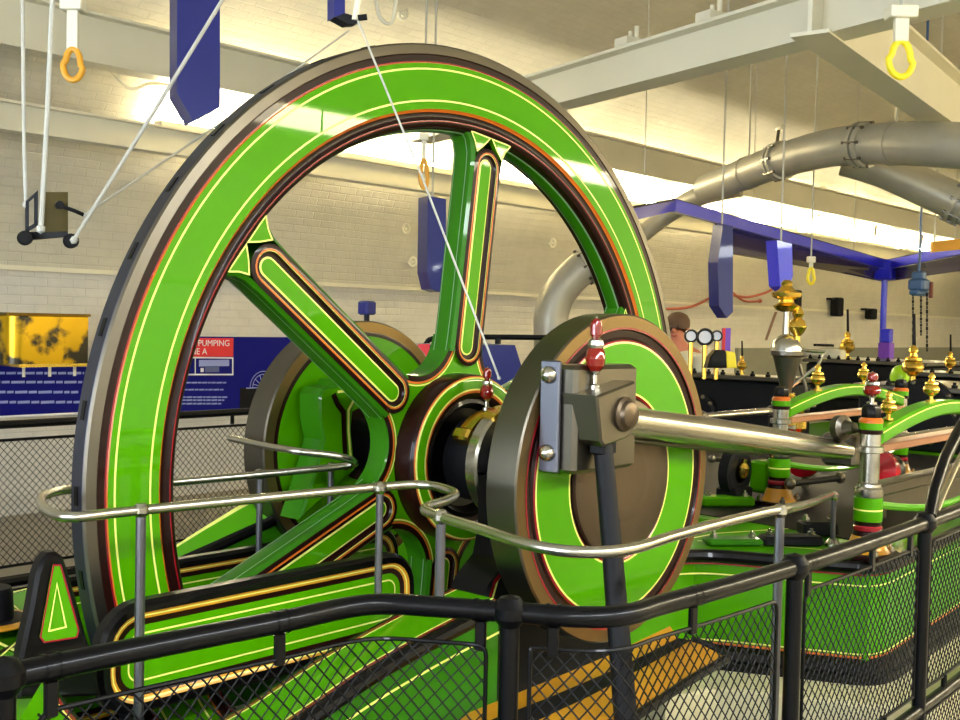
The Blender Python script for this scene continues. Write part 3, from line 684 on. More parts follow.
for u, v in ((47, 668), (285, 621), (474, 610), (549, 615), (690, 597), (868, 543), (811, 562), (916, 526)):
    p = zr(u, v, ZG); b = MB(); i = min(range(len(gp)), key=lambda k_: (gp[k_]-p).length); t = (gp[min(i+1, len(gp)-1)]-gp[max(i-1, 0)]).normalized()
    for q in (-.011, .011): b.lathe([(.0225, -.003), (.0225, .003)], gp[i]+t*q, t, 16, 0, False, False)
    rot = Matrix.Rotation(math.atan2(t.y, t.x), 4, 'Z'); b.box(gp[i]+Vector((0, 0, -.05)), (.022, .012, .06), rot, bev=.003)
    part(gr, 'clamp', b, BLACKR)
def seg(u0, u1):
    a = zr(*u0, ZG); c = zr(*u1, ZG)
    ia = min(range(len(gp)), key=lambda k_: (gp[k_]-a).length); ic = min(range(len(gp)), key=lambda k_: (gp[k_]-c).length)
    return [a]+gp[ia+1:ic]+[c]
wire_panel(gr, seg((38, 670), (487, 611)), .52, 1.032, .031, .0018, .0045)
wire_panel(gr, seg((531, 614), (778, 572)), .60, 1.035, .031, .0018, .0045)
wire_panel(gr, seg((806, 563), (919, 525)), .60, 1.035, .031, .0018, .0045)
wire_panel(gr, seg((932, 520), (1150, 434)), .60, 1.035, .031, .0018, .0045)
lowp = [Vector((p.x, p.y, .55)) for p in seg((531, 614), (1150, 434))]
b = MB(); b.tube(lowp, .018, 12); part(gr, 'lower_rail', b, BLACKR)
for u, v in ((640, 612), (760, 578), (800, 566), (845, 551), (890, 536), (950, 514)):
    p = zr(u, v, ZG); b = MB(); b.cyl((p.x, p.y, .55), (p.x, p.y, .605), .009, n=8); part(gr, 'lower_clamp', b, BLACKR)
wire_panel(gr, seg((806, 563), (1150, 434)), .15, .52, .031, .0018, .0045)
# stair rail rising beyond the last post
sr = thing('stair_rail', 'black tube stair rail rising steeply at the right edge', 'railing', zr(928, 520, ZG))
b = MB(); b.tube([at(930, 516, d=3.2), at(934, 492, d=3.25), at(945, 458, d=3.4), at(975, 400, d=3.7)], .018, 12); part(sr, 'top_rail', b, BLACKR)
b = MB(); b.tube([at(936, 512, d=3.3), at(944, 492, d=3.4), at(957, 464, d=3.6), at(980, 420, d=3.8)], .010, 10); part(sr, 'side_bar', b, RAILST)
# far guard rail in front of the back wall
fgr = thing('guard_rail', 'far black guard rail with wire mesh before the blue boards', 'railing', (1, 2.9, 0))
yb = 2.9
fz_ = at(183, 415, y=yb).z
b = MB(); b.tube([(-4.5, yb, fz_), (4.6, yb, fz_)], .022, 10); part(fgr, 'top_rail', b, BLACKR)
for x in (-3.2, -1.5, .2, 1.9, 3.6):
    b = MB(); b.cyl((x, yb, 0), (x, yb, fz_), .02, n=10); part(fgr, 'post', b, BLACKR)
    b = MB(); b.cyl((x+.9, yb, fz_-.07), (x+.9, yb, fz_), .012, n=8); part(fgr, 'clamp', b, BLACKR)
for x0 in (-4.4, -1.45):
    wire_panel(fgr, [Vector((x0, yb, 0)), Vector((x0+(2.9 if x0 < -2 else 3.3), yb, 0))], .36, fz_-.08, .038, .0018, .008, wmat=BLACKM)
b = MB(); b.tube([(-4.5, yb, .28), (4.6, yb, .28)], .03, 8); part(fgr, 'lower_rail', b, BLACKR)
wire_panel(fgr, [Vector((1.95, yb, 0)), Vector((4.5, yb, 0))], .36, fz_-.08, .038, .0018, .008, wmat=BLACKM)
wire_panel(fgr, [Vector((-4.4, yb-.02, 0)), Vector((4.5, yb-.02, 0))], -.02, .24, .038, .0018, .006)

# ================================================================== CROSSHEADS, SLIDE BARS, COLUMNS
def column(x, y, label, zb=ZT, sc=1.0, htop=None):
    t = thing('guide_column', label, 'column', (x, y, zb), 'crosshead guide columns'); c = Vector((x, y, zb)); k = sc
    b = MB(); b.box(c+Vector((0, 0, .012*k)), (.20*k, .17*k, .024*k), bev=.006); part(t, 'foot_plate', b, BROWN)
    for i in range(4):
        sx, sy = ((-1, -1), (1, -1), (1, 1), (-1, 1))[i]
        b = MB(); q = c+Vector((sx*.075*k, sy*.06*k, .024*k)); b.lathe([(.015*k, 0), (.015*k, .016*k), (.008*k, .018*k), (.008*k, .03*k)], q, (0, 0, 1), 6); part(t, 'bolt', b, STEEL, smooth=False)
    b = MB(); b.lathe([(.085*k, .024*k), (.07*k, .045*k), (.056*k, .085*k), (.052*k, .1*k), (.055*k, .105*k), (.055*k, .118*k), (.05*k, .124*k), (.05*k, .135*k), (.053*k, .14*k), (.053*k, .18*k), (.053*k, .186*k), (.053*k, .225*k), (.046*k, .23*k)], c, (0, 0, 1), 28, [2, 2, 1, 1, 3, 3, 1, 1, 0, 4, 0, 0]); part(t, 'painted_base', b, [GREEN, BROWN, GOLDL, CRIM, CREAM])
    b = MB(); b.lathe([(.05*k, .23*k), (.054*k, .24*k), (.054*k, .262*k), (.046*k, .27*k), (.044*k, .28*k), (.036*k, .285*k), (.036*k, .395*k), (.05*k, .40*k), (.05*k, .42*k), (.038*k, .425*k), (.038*k, .47*k)], c, (0, 0, 1), 28); part(t, 'shaft', b, STEEL)
    b = MB(); b.lathe([(.042*k, .468*k), (.044*k, .475*k), (.044*k, .485*k), (.044*k, .51*k), (.044*k, .52*k), (.036*k, .53*k)], c, (0, 0, 1), 28, [1, 1, 0, 2, 2]); part(t, 'capital', b, [GREEN, BROWN, ORANGE])
    b = MB(); b.lathe([(.036*k, .528*k), (.038*k, .54*k), (.038*k, .56*k), (.03*k, .575*k), (.012*k, .58*k)], c, (0, 0, 1), 8); part(t, 'cap_nut', b, BLACK)
    return t
c1 = Vector((1.27, -.93, ZT)); c2 = Vector((2.75, -.93, ZT)); c3 = at(778, 505, z=ZT); c4 = Vector((c3.x+1.5, c3.y, ZT))
column(c1.x, c1.y, 'steel and green guide column nearest, under the red oil cup')
column(c2.x, c2.y, 'guide column at the right edge of the picture by the stair rail')
column(c3.x, c3.y, 'guide column crossed by the connecting rod below the governor')
column(c4.x, c4.y, 'guide column at the far end of the inner slide bar')
def slide(a, c, label, lowlabel):
    y = a.y; x0 = a.x+.03; x1 = c.x-.03; L_ = x1-x0
    t = thing('slide_bar', label, 'slide bar', ((x0+x1)/2, y, ZT+.4), 'crosshead slide bars')
    top = [(x0+L_*i/16, ZT+.485+.085*math.sin(pi*i/16)) for i in range(17)]
    poly = top+[(p[0], p[1]-.06) for p in top[::-1]]
    b = MB(); b.prism(poly, bfn, y+.035, y-.035, 0, .008); part(t, 'arched_bar', b, GREEN)
    b = MB(); b.box(((x0+x1)/2, y-.005, ZT+.415), (L_, .08, .03), bev=.004); part(t, 'wear_strip', b, mat('pinkish_bronze', (196, 140, 110), .3, .8))
    b = MB(); b.ribbon([(p[0], p[1]-.012) for p in top], .005, bfn, y-.0365); part(t, 'pinstripe', b, CREAM)
    t2 = thing('slide_bar', lowlabel, 'slide bar', ((x0+x1)/2, y, ZT+.1), 'crosshead slide bars')
    bot = [(x0+L_*i/16, ZT+.20-.07*math.sin(pi*i/16)) for i in range(17)]
    b = MB(); b.prism(bot+[(x1, ZT+.235), (x0, ZT+.235)], bfn, y+.035, y-.035, 0, .006); part(t2, 'fish_belly', b, STEELD)
    b = MB(); b.tube([(p[0], y-.03, p[1]) for p in bot], .016, 8); part(t2, 'green_edge', b, GREEN)
    b = MB(); b.box(((x0+x1)/2, y-.005, ZT+.255), (L_, .08, .04), bev=.004); part(t2, 'wear_strip', b, STEELD)
    return t
slide(c1, c2, 'arched green upper slide bar nearest the stair rail', 'curved green lower slide bar nearest the stair rail')
slide(c3, c4, 'arched green upper slide bar behind the nearest guide column', 'curved green lower slide bar behind the nearest guide column')
def on_arch(a, c, px, h, label, kind='brass'):
    y = a.y; p = at(px, 400, y=y); f = min(.97, max(.03, (p.x-a.x)/(c.x-a.x)))
    oil_cup((p.x, y, ZT+.483+.085*math.sin(pi*f)), h, label, 'brass oil cups on the engines' if kind == 'brass' else None, kind)
on_arch(c1, c2, 889, .115, 'brass oil cup on the left half of the nearest slide bar')
on_arch(c1, c2, 931, .125, 'brass oil cup on the right half of the nearest slide bar')
on_arch(c3, c4, 817, .14, 'brass oil cup on the inner slide bar nearest the governor')
on_arch(c3, c4, 863, .13, 'brass oil cup on the inner slide bar behind the red oil cup')
oil_cup((c1.x, c1.y, ZT+.58), .125, 'red glass oil cup on top of the nearest guide column', None, 'red')
# crosshead and piston rod, red valve cone
ch = thing('crosshead', 'steel crosshead with piston rod behind the nearest guide column', 'crosshead', (r1.x, -.75, AX-.1))
b = MB(); b.box((r1.x+.07, -.74, r1.z), (.12, .14, .13), bev=.012); part(ch, 'block', b, STEELD)
b = MB(); b.cyl((r1.x+.13, -.74, r1.z), (4.3, -.74, r1.z-.01), .028, n=16); part(ch, 'piston_rod', b, STEEL)
b = MB(); pq = at(836, 428, y=-.78); b.lathe([(.03, 0), (.05, .01), (.05, .04), (.03, .05), (.02, .09)], pq, (-.3, -1, .1), 18); part(ch, 'gudgeon_nut', b, STEELD)
for (u, v, yy, lab) in ((883, 468, -.62, 'red painted valve cone right of the nearest guide column'), (806, 460, .05, 'small red valve cone under the connecting rod')):
    p = at(u, v, y=yy); t = thing('valve_cone', lab, 'valve', p)
    b = MB(); b.lathe([(.03, 0), (.085, .02), (.09, .06), (.07, .11), (.035, .16)], p-Vector((.08, 0, 0)), (1, 0, -.1), 20); part(t, 'cone', b, REDM)
    b = MB(); b.lathe([(.05, 0), (.062, .01), (.062, .035), (.03, .05)], p+Vector((.08, 0, -.008)), (1, 0, -.1), 18); part(t, 'collar', b, STEELD)
    b = MB(); b.cyl((p.x, p.y, ZT), (p.x, p.y, p.z-.05), .022, n=10); part(t, 'stem', b, STEELD)
# valve gear lying on the bed
def rodthing(nm, label, cat, pts, r, mm, ends=.0, group=None):
    t = thing(nm, label, cat, pts[0], group); b = MB(); b.tube(pts, r, 12); part(t, 'bar', b, mm)
    for p in (pts[0], pts[-1]):
        b = MB(); b.lathe([(0, -ends), (ends*.8, -ends*.6), (ends, 0), (ends*.8, ends*.6), (0, ends)], p, (0, 1, 0), 14); part(t, 'eye', b, STEELD)
    return t
vr = rodthing('valve_rod', 'steel valve rod running left of the governor', 'rod', [at(702, 417, y=.45), at(772, 411, y=.45)], .022, STEEL, .035)
for q in (at(702, 417, y=.45), at(772, 411, y=.45)):
    b = MB(); b.cyl((q.x, q.y, ZT), (q.x, q.y, q.z-.02), .02, n=10); part(vr, 'stand', b, BLACKM)
rodthing('valve_rod', 'thin steel valve rod below the connecting rod', 'rod', [at(712, 459, y=.1), at(760, 464, y=.1)], .012, STEEL, .02)
rodthing('valve_rod', 'low black link rod right of the green valve box', 'rod', [at(790, 484, y=-.2), at(840, 478, y=-.2)], .016, BLACKM, .03)
ec = thing('eccentric', 'black eccentric strap with brass cup beyond the crank disc', 'eccentric', at(733, 490, y=.05))
p = at(735, 472, y=.05); b = MB(); b.lathe([(.10, -.03), (.12, -.025), (.12, .025), (.10, .03), (.05, .03), (.05, -.03)], p, (0, 1, 0), 32); part(ec, 'strap', b, BLACKM)
b = MB(); b.box(p+Vector((0, 0, -.13)), (.16, .12, .12), bev=.01); part(ec, 'stand', b, BLACKM)
b = MB(); b.lathe([(.02, 0), (.03, .02), (.03, .05), (.012, .07), (.012, .09)], p+Vector((0, -.035, -.02)), (0, -.2, 1), 14); part(ec, 'brass_cup', b, BRASS)
vb = thing('valve_box', 'small green valve box with orange lining under the connecting rod', 'box', at(762, 495, y=.0))
p = at(764, 476, y=.0); b = MB(); b.box(p, (.13, .10, .16), bev=.012); part(vb, 'body', b, GREEN)
sq = rrect(p.x-.05, p.z-.065, p.x+.05, p.z+.065, .015); b = MB(); b.ribbon(sq, .012, bfn, p.y-.0515, 0, True); part(vb, 'lining', b, CRIM)
for k, (u0, v0, u1, v1, yy, hh, mm, lab) in enumerate(((700, 492, 752, 506, -.1, .05, GREEN, 'low green bracket rib on the bed beside the crank disc'), (705, 520, 760, 545, -.30, .03, GREEN_SHADE, 'flat green cover plate on the bed near the handrail'), (800, 515, 835, 535, -.4, .06, BLACKM, 'low black bearing block left of the nearest guide column'), (760, 528, 820, 545, -.62, .04, BLACKM, 'long black packing strip on the bed below the handrail'))):
    a = at(u0, v1, z=ZT); c = at(u1, v1, z=ZT); ctr = (a+c)/2; L_ = (c-a).length; rot = Matrix.Rotation(math.atan2((c-a).y, (c-a).x), 4, 'Z')
    t = thing('bed_fitting', lab, 'fitting', ctr); b = MB(); b.box(ctr+Vector((0, 0, hh/2)), (L_, .09, hh), rot, bev=.01); part(t, 'body', b, mm)
    for q in (-.35, .35):
        b = MB(); b.lathe([(.016, 0), (.016, .014), (.008, .016), (.008, .026)], ctr+rot.to_3x3() @ Vector((L_*q, 0, 0))+Vector((0, 0, hh)), (0, 0, 1), 6); part(t, 'bolt', b, STEEL, smooth=False)

# ================================================================== BLACK CYLINDER BLOCKS AND FITTINGS (background right)
def block(label, u0, v0, u1, v1, x, dep, zbot, studs=8, name='cylinder_block', face_arc=None, ledge=STEELD):
    a = at(u0, v0, x=x); c = at(u1, v1, x=x); zt = (a.z+c.z)/2; y0, y1 = min(a.y, c.y), max(a.y, c.y)
    t = thing(name, label, 'cylinder block', (x+dep/2, (y0+y1)/2, zbot), 'black cylinder blocks')
    b = MB(); b.box((x+dep/2, (y0+y1)/2, (zbot+zt)/2-.02), (dep, y1-y0, zt-zbot-.04), bev=.02); part(t, 'casing', b, BLACKM)
    b = MB(); b.box((x+dep/2, (y0+y1)/2, zt-.02), (dep+.06, y1-y0+.06, .04), bev=.008); part(t, 'top_flange', b, ledge)
    for i in range(studs):
        b = MB(); q = Vector((x-.01, y0+(y1-y0)*(i+.5)/studs, zt)); b.lathe([(.022, 0), (.022, .02), (.012, .022), (.012, .04)], q, (0, 0, 1), 6); part(t, 'stud', b, BLACKM, smooth=False)
    if face_arc:
        for (u, v, r) in face_arc:
            p = at(u, v, x=x); b = MB(); b.lathe([(r*.75, 0), (r, .0), (r, .05), (r*.86, .07), (r*.8, .07)], p, (-1, 0, 0), 40); fl = part(t, 'cylinder_cover', b, BLACKM)
            for j in range(10):
                b = MB(); ang = 2*pi*j/10; b.lathe([(.02, 0), (.02, .02), (.008, .03)], p+Vector((-.05, r*.92*math.cos(ang), r*.92*math.sin(ang))), (-1, 0, 0), 6); part(fl, 'nut', b, STEELD, smooth=False)
    return t, zt
blkA, zA = block('black cylinder block with pale top ledge behind the crank disc', 688, 371, 792, 380, 5.3, .35, ZT, 7, face_arc=((702, 412, .15),))
blkB, zB = block('dark cylinder block with studded lid beyond the governor', 806, 357, 925, 364, 8.2, 1.2, ZT, 12)
blkC, zC = block('near black cylinder block with round bolted cover at the right', 858, 384, 990, 389, 5.2, 1.2, ZT, 6, face_arc=((925, 412, .24),))
blkD, zD = block('black cylinder block at the right edge behind the near one', 905, 371, 1000, 376, 7.4, .7, ZT, 5)
blkE, zE = block('long low black steam chest behind the arched slide bars', 770, 384, 860, 400, 7.2, .6, ZT, 5)
def cup_px(px, py, x, zt, h, label, lever, dy=0):
    p = at(px, py, x=x+.25); oil_cup((x+.25, p.y, zt), h, label, 'brass oil cups on the engines', 'brass', lever)
cup_px(742, 360, 5.3, zA, .16, 'brass lever cup on the block behind the crank disc', True)
cup_px(847, 352, 8.2, zB, .30, 'brass lever cup on the studded block lid', True)
cup_px(950, 365, 7.4, zD, .20, 'brass lever cup at the far right edge', True)
cup_px(913, 365, 5.2, zC, .30, 'large brass lubricator beside the green dome', True)
t = thing('lamp_dome', 'bright green dome lamp beside the large brass lubricator', 'lamp', at(901, 383, x=5.6)); p = Vector((5.6, at(901, 383, x=5.6).y, zC)); b = MB(); b.lathe([(.08, 0), (.085, .05), (.07, .10), (.04, .13), (0, .14)], p, (0, 0, 1), 20); part(t, 'dome', b, mat('lime_plastic', (170, 225, 20), .3)); b = MB(); b.lathe([(.09, 0), (.09, .015)], p, (0, 0, 1), 20); part(t, 'base_ring', b, BLACKM)
t = thing('pipe_run', 'white lagged pipe lying on top of the studded block', 'pipe', (8.4, 1, zB))
a = at(805, 351, x=8.35); c = at(838, 353, x=8.35); b = MB(); b.cyl((8.35, a.y, zB+.06), (8.35, c.y, zB+.06), .05, n=14); part(t, 'pipe', b, WHITEP)
b = MB(); b.box((8.35, c.y, zB+.05), (.14, .12, .1), bev=.01); part(t, 'end_flange', b, WHITEP)
b = MB(); b.cyl((8.35, a.y-.1, zB+.14), (8.35, c.y+.05, zB+.14), .014, n=8); part(t, 'valve_spindle', b, BLACKM)
b = MB(); q = Vector((8.35, (a.y+c.y)/2, zB+.14)); b.lathe([(.05, -.01), (.06, 0), (.05, .01)], q, (0, 0, 1), 16); part(t, 'hand_wheel', b, BLACKM)

# governor
gv = thing('governor', 'brass and steel governor column with funnel-shaped body on the engine', 'governor', at(786, 470, d=6.0))
def gp_(v, u=786): return at(u, v, d=6.0)
g0 = gp_(470); px_ = 6.0/F
def gl(nm, prof, mm, u=786): 
    base = gp_(prof[0][1], u); b = MB(); b.lathe([(max(r*px_, 1e-4), (prof[0][1]-v)*px_) for r, v in prof], base, (0, 0, 1), 28); part(gv, nm, b, mm)
gl('column', [(9, 470), (9, 462), (7, 455), (7, 432), (10, 428), (10, 424)], STEEL)
gl('brass_base', [(10, 426), (12, 424), (12, 419), (8, 416), (8, 411), (13, 408), (15, 403), (13, 398), (8, 395), (8, 393)], BRASS)
gl('funnel', [(4.5, 397), (5, 392), (14, 357), (16.5, 355), (16.5, 351)], STEELD)
gl('dome', [(15.5, 351.5), (15, 347), (12.5, 341), (8.5, 336.5), (3.5, 334)], STEEL)
gl('spindle', [(4, 336), (3.5, 318), (3.5, 300)], STEEL)
gl('brass_head', [(4, 312), (10, 310), (13, 306), (8, 303), (7, 300), (14, 297), (15, 293), (8, 290), (5, 286), (6, 283), (3, 280)], BRASS)
b = MB(); b.tube([gp_(340, 766), gp_(312, 776)], 1.4*px_, 8); part(gv, 'brown_stay', b, mat('brown_leather', (110, 74, 40), .6))
gl('side_valve', [(3, 346), (3, 336), (6, 333), (9, 327), (7, 321), (4, 318), (6, 314), (4, 309), (2, 306)], BRASS, 797)
b = MB(); b.tube([gp_(350, 800), gp_(352, 825), gp_(366, 818), gp_(386, 792)], 2*px_, 8); part(gv, 'lever_arm', b, STEEL)
b = MB(); b.tube([gp_(352, 792), gp_(366, 800), gp_(388, 806), gp_(410, 808)], 1.8*px_, 8); part(gv, 'curved_stay', b, STEELD)
b = MB(); b.tube([at(770, 412, d=6.05), at(815, 406, d=6.4)], 1.6*px_, 8); part(gv, 'cross_rod', b, STEEL)
gl('lower_fitting', [(6, 432), (9, 428), (9, 420), (5, 416), (7, 412), (4, 408)], BRASS, 797)

# gauges, lamp housing, notice
for i, (u, v, r, lab) in enumerate(((691, 336, 7, 'left black-rimmed round gauge above the block'), (705, 337, 9, 'large black-rimmed round gauge in the middle of three'), (717, 336, 6, 'right black-rimmed gauge beside the purple poster'))):
    p = at(u, v, d=8.2); k = 8.2/F; n_ = (CAM-p).normalized(); t = thing('gauge', lab, 'gauge', p-Vector((0, 0, r*k)), 'round gauges on the stand')
    b = MB(); b.lathe([(r*k, -.05), (r*k, .0), (r*k*.85, .02), (r*k*.7, .02), (r*k*.68, .005)], p, n_, 24); part(t, 'bezel', b, BLACK)
    b = MB(); b.lathe([(r*k*.7, .006), (0.001, .006)], p, n_, 24, 0, False, False); part(t, 'dial', b, WHITEPR)
    b = MB(); b.cyl(p-Vector((0, 0, r*k*.9)), Vector((p.x, p.y, zA)), .018, n=8); part(t, 'stem', b, BRASS)
t = thing('lamp_housing', 'black domed lamp housing with a yellow end plate', 'lamp', at(724, 369, d=7.9)); p = at(722, 368, d=7.9)
hs = [(-.11, 0), (.06, 0), (.05, .09), (.01, .13), (-.05, .13), (-.09, .08)]
b = MB(); b.prism(hs, lambda a, c, d: p+RT*a+Vector((0, 0, c))+FW*d, .12, -.02, 0, .01); part(t, 'housing', b, BLACK)
b = MB(); b.prism([(.03, .0), (.10, 0), (.085, .11), (.02, .125)], lambda a, c, d: p+RT*a+Vector((0, 0, c))+FW*d, .08, -.03, 0, .005); part(t, 'end_plate', b, YELLOW)
t = thing('poster', 'small purple and red poster hanging under the blue channel', 'poster', at(726, 350, d=8.3)); p = at(726, 340, d=8.3)
b = MB(); b.prism([(-.03, -.09), (.035, -.09), (.035, .09), (-.03, .09)], lambda a, c, d: p+RT*a+Vector((0, 0, c))+FW*d, .02, 0); part(t, 'board', b, VIOLET, smooth=False)
b = MB(); b.prism([(-.03, -.09), (-.005, -.09), (-.005, .09), (-.03, .09)], lambda a, c, d: p+RT*a+Vector((0, 0, c))+FW*d, 0, -.004); part(t, 'red_band', b, REDP, smooth=False)

# ================================================================== INFORMATION BOARDS
def board(name, label, u0, v0, u1, v1, y, mm=BOARD):
    a = at(u0, v0, y=y); c = at(u1, v1, y=y); t = thing(name, label, 'sign', ((a.x+c.x)/2, y, c.z))
    b = MB(); b.box(((a.x+c.x)/2, y+.02, (a.z+c.z)/2), (c.x-a.x, .04, a.z-c.z)); part(t, 'panel', b, mm, smooth=False)
    b = MB(); b.tube([(a.x, y-.004, c.z), (c.x, y-.004, c.z)], .012, 6); part(t, 'bottom_trim', b, WHITEPR)
    return t, a, c
def text(root, s, p, h, mm, y):
    cu = bpy.data.curves.new('lettering', 'FONT'); cu.body = s; cu.size = h; cu.extrude = .001; cu.materials.append(mm)
    tmp = bpy.data.objects.new('tmp', cu); COL.objects.link(tmp); dg = bpy.context.evaluated_depsgraph_get(); me = bpy.data.meshes.new_from_object(tmp.evaluated_get(dg)); bpy.data.objects.remove(tmp)
    o = bpy.data.objects.new('lettering', me); COL.objects.link(o); o.parent = root; o.rotation_euler = (pi/2, 0, 0)
    o.location = Vector((p.x, y, p.z))-world_loc(root); return o
YW = 6.15
bd, a, c = board('information_board', 'blue information board with red title seen through the flywheel', 120, 336, 292, 410, YW)
def rect(root, nm, u0, v0, u1, v1, mm, d=.004):
    p = at(u0, v0, y=YW); q = at(u1, v1, y=YW); b = MB(); b.box(((p.x+q.x)/2, YW-d/2, (p.z+q.z)/2), (q.x-p.x, d, p.z-q.z)); return part(root, nm, b, mm, smooth=False)
rect(bd, 'title_band', 120, 337.5, 233, 356.5, REDP)
text(bd, 'PUMPING', at(197.5, 346, y=YW), .082, WHITEPR, YW-.006); text(bd, 'ENGINE A', at(172, 354.5, y=YW), .082, WHITEPR, YW-.006)
pts = [at(u, v, y=YW) for u, v in ((150, 357), (232.5, 358), (232.5, 374.5), (150, 374.5))]
b = MB(); b.ribbon([(p.x, p.z) for p in pts], .014, lambda a_, c_, d_: Vector((a_, YW-.004, c_)), 0, 0, True); b.ribbon([(p.x, p.z) for p in (at(195, 357, y=YW), at(195, 374, y=YW))], .01, lambda a_, c_, d_: Vector((a_, YW-.004, c_)), 0); part(bd, 'diagram_border', b, WHITEPR)
rect(bd, 'engine_drawing', 199, 360, 229, 366, PALEPR, .003); rect(bd, 'engine_drawing', 205, 367, 219, 372, mat('slate_print', (90, 100, 150), .5), .003); rect(bd, 'engine_drawing', 200.5, 368, 203.5, 372, WHITEPR, .003)
for (u0, u1, v) in ((183, 226, 382), (180, 224, 389), (178, 227, 396.5), (178, 224, 399.5), (178, 221, 403)):
    u = u0; k = 0
    while u < u1:
        w_ = 2.5+((k*37) % 5)*.8; rect(bd, 'text_line', u, v, min(u+w_, u1), v+1.3, PALEPR, .003); u += w_+.9; k += 1
ctr = at(263, 384, y=YW); b = MB()
f2 = lambda a_, c_, d_: Vector((a_, YW-.004, c_))
for r in (.155, .125, .04): b.ribbon([(ctr.x+r*math.cos(R_(q)), ctr.z-.03+r*math.sin(R_(q))) for q in range(0, 181, 12)], .007, f2, 0)
for q in (20, 50, 80, 110, 140, 165): b.ribbon([(ctr.x+.03*math.cos(R_(q)), ctr.z-.03+.03*math.sin(R_(q))), (ctr.x+.13*math.cos(R_(q)), ctr.z-.03+.13*math.sin(R_(q)))], .008, f2, 0)
b.ribbon([(ctr.x-.2, ctr.z-.035), (ctr.x+.2, ctr.z-.035)], .01, f2, 0); part(bd, 'flywheel_drawing', b, PALEPR)
rect(bd, 'dark_picture', 240, 388, 292, 408, BLACKM, .003)
b2, a, c = board('information_board', 'blue information board with rows of white text at the far left', -70, 334, 86, 413, YW, BOARD)
for v, u0, u1 in ((372, -40, 84), (381, -50, 82), (391, -38, 78), (401, -45, 80)):
    u = u0; k = 0
    while u < u1:
        w_ = 5+((k*53+v) % 7)*1.4; p = rect(b2, 'text_line', u, v, min(u+w_, u1), v+2.2, PALEPR, .003); u += w_+1.7; k += 1
# gold display case above it
gc = thing('display_case', 'shiny gold glass-fronted case standing proud of the left board', 'case', at(45, 365, y=5.3))
p0 = at(3, 315, y=5.4); p1 = at(84, 363, y=5.4); ow = []
for j in range(9): a_ = pi/2+pi*j/8; ow.append((p0.x+.13+.13*math.cos(a_), 5.5+.16*math.sin(a_)))
ow += [(p1.x, 5.34), (p1.x, 5.66)]
GOLDB = mat('gold_reflective_sheet', (226, 178, 20), .22, .6, var=.2, vs_=5.0, rgb2=(66, 60, 44), ctr=.05)
b = MB(); b.prism(ow, zfn, p1.z, p0.z, 0, .006); part(gc, 'case', b, GOLDB)
b = MB(); b.box(((p0.x+p1.x)/2, 5.5, p0.z+.01), (p1.x-p0.x+.02, .36, .02)); part(gc, 'lid', b, mat('dark_gold', (110, 84, 20), .3, .8), smooth=False)
b = MB(); b.box(((p0.x+p1.x)/2+.05, 5.5, p1.z-.012), (p1.x-p0.x-.1, .34, .024)); part(gc, 'base_strip', b, BRASS, smooth=False)
for u in (25, 51, 76):
    q = at(u, 366, y=5.4); b = MB(); b.cyl((q.x, 5.42, p1.z-.1), (q.x, 5.42, p1.z), .012, n=8); part(gc, 'pin', b, WHITEP)
b = MB(); b.box(((p0.x+p1.x)/2, 5.90, (p0.z+p1.z)/2), (.3, .5, .1)); part(gc, 'wall_bracket', b, BLACKM, smooth=False)
# navy console and rail behind the hub
cn = thing('console', 'navy sloping console with a red end seen behind the wheel hub', 'console', at(490, 420, d=7.5))
pc_ = lambda u, v, d: at(u, v, d=d)
b = MB(); q = [(418, 345), (515, 345), (524, 374), (524, 420), (418, 420)]; b.quadstrip([[pc_(u, v, 7.5) for u, v in q], [pc_(u, v, 7.5)+Vector((.15, .4, 0)) for u, v in q]]); b.cap([pc_(u, v, 7.5) for u, v in q]); b.cap([pc_(u, v, 7.5)+Vector((.15, .4, 0)) for u, v in q], 0, True); part(cn, 'body', b, NAVY, smooth=False)
b = MB(); q = [(418, 344), (430, 344), (428, 366), (418, 366)]; b.quadstrip([[pc_(u, v, 7.47) for u, v in q], [pc_(u, v, 7.49) for u, v in q]]); b.cap([pc_(u, v, 7.47) for u, v in q]); part(cn, 'red_end', b, REDP, smooth=False)
cr_ = thing('barrier', 'thin black barrier rail behind the wheel hub', 'railing', at(498, 420, d=8.0))
b = MB(); b.tube(spline([at(420, 356, d=8.0), at(426, 344, d=8.0), at(438, 338, d=8.0), at(500, 337, d=8.0), at(575, 338, d=8.0)], 5), .02, 10); part(cr_, 'rail', b, BLACKR)
for u in (498, 560): b = MB(); p = at(u, 338, d=8.0); b.cyl((p.x, p.y, -.0), p, .022, n=10); part(cr_, 'post', b, BLACKR)

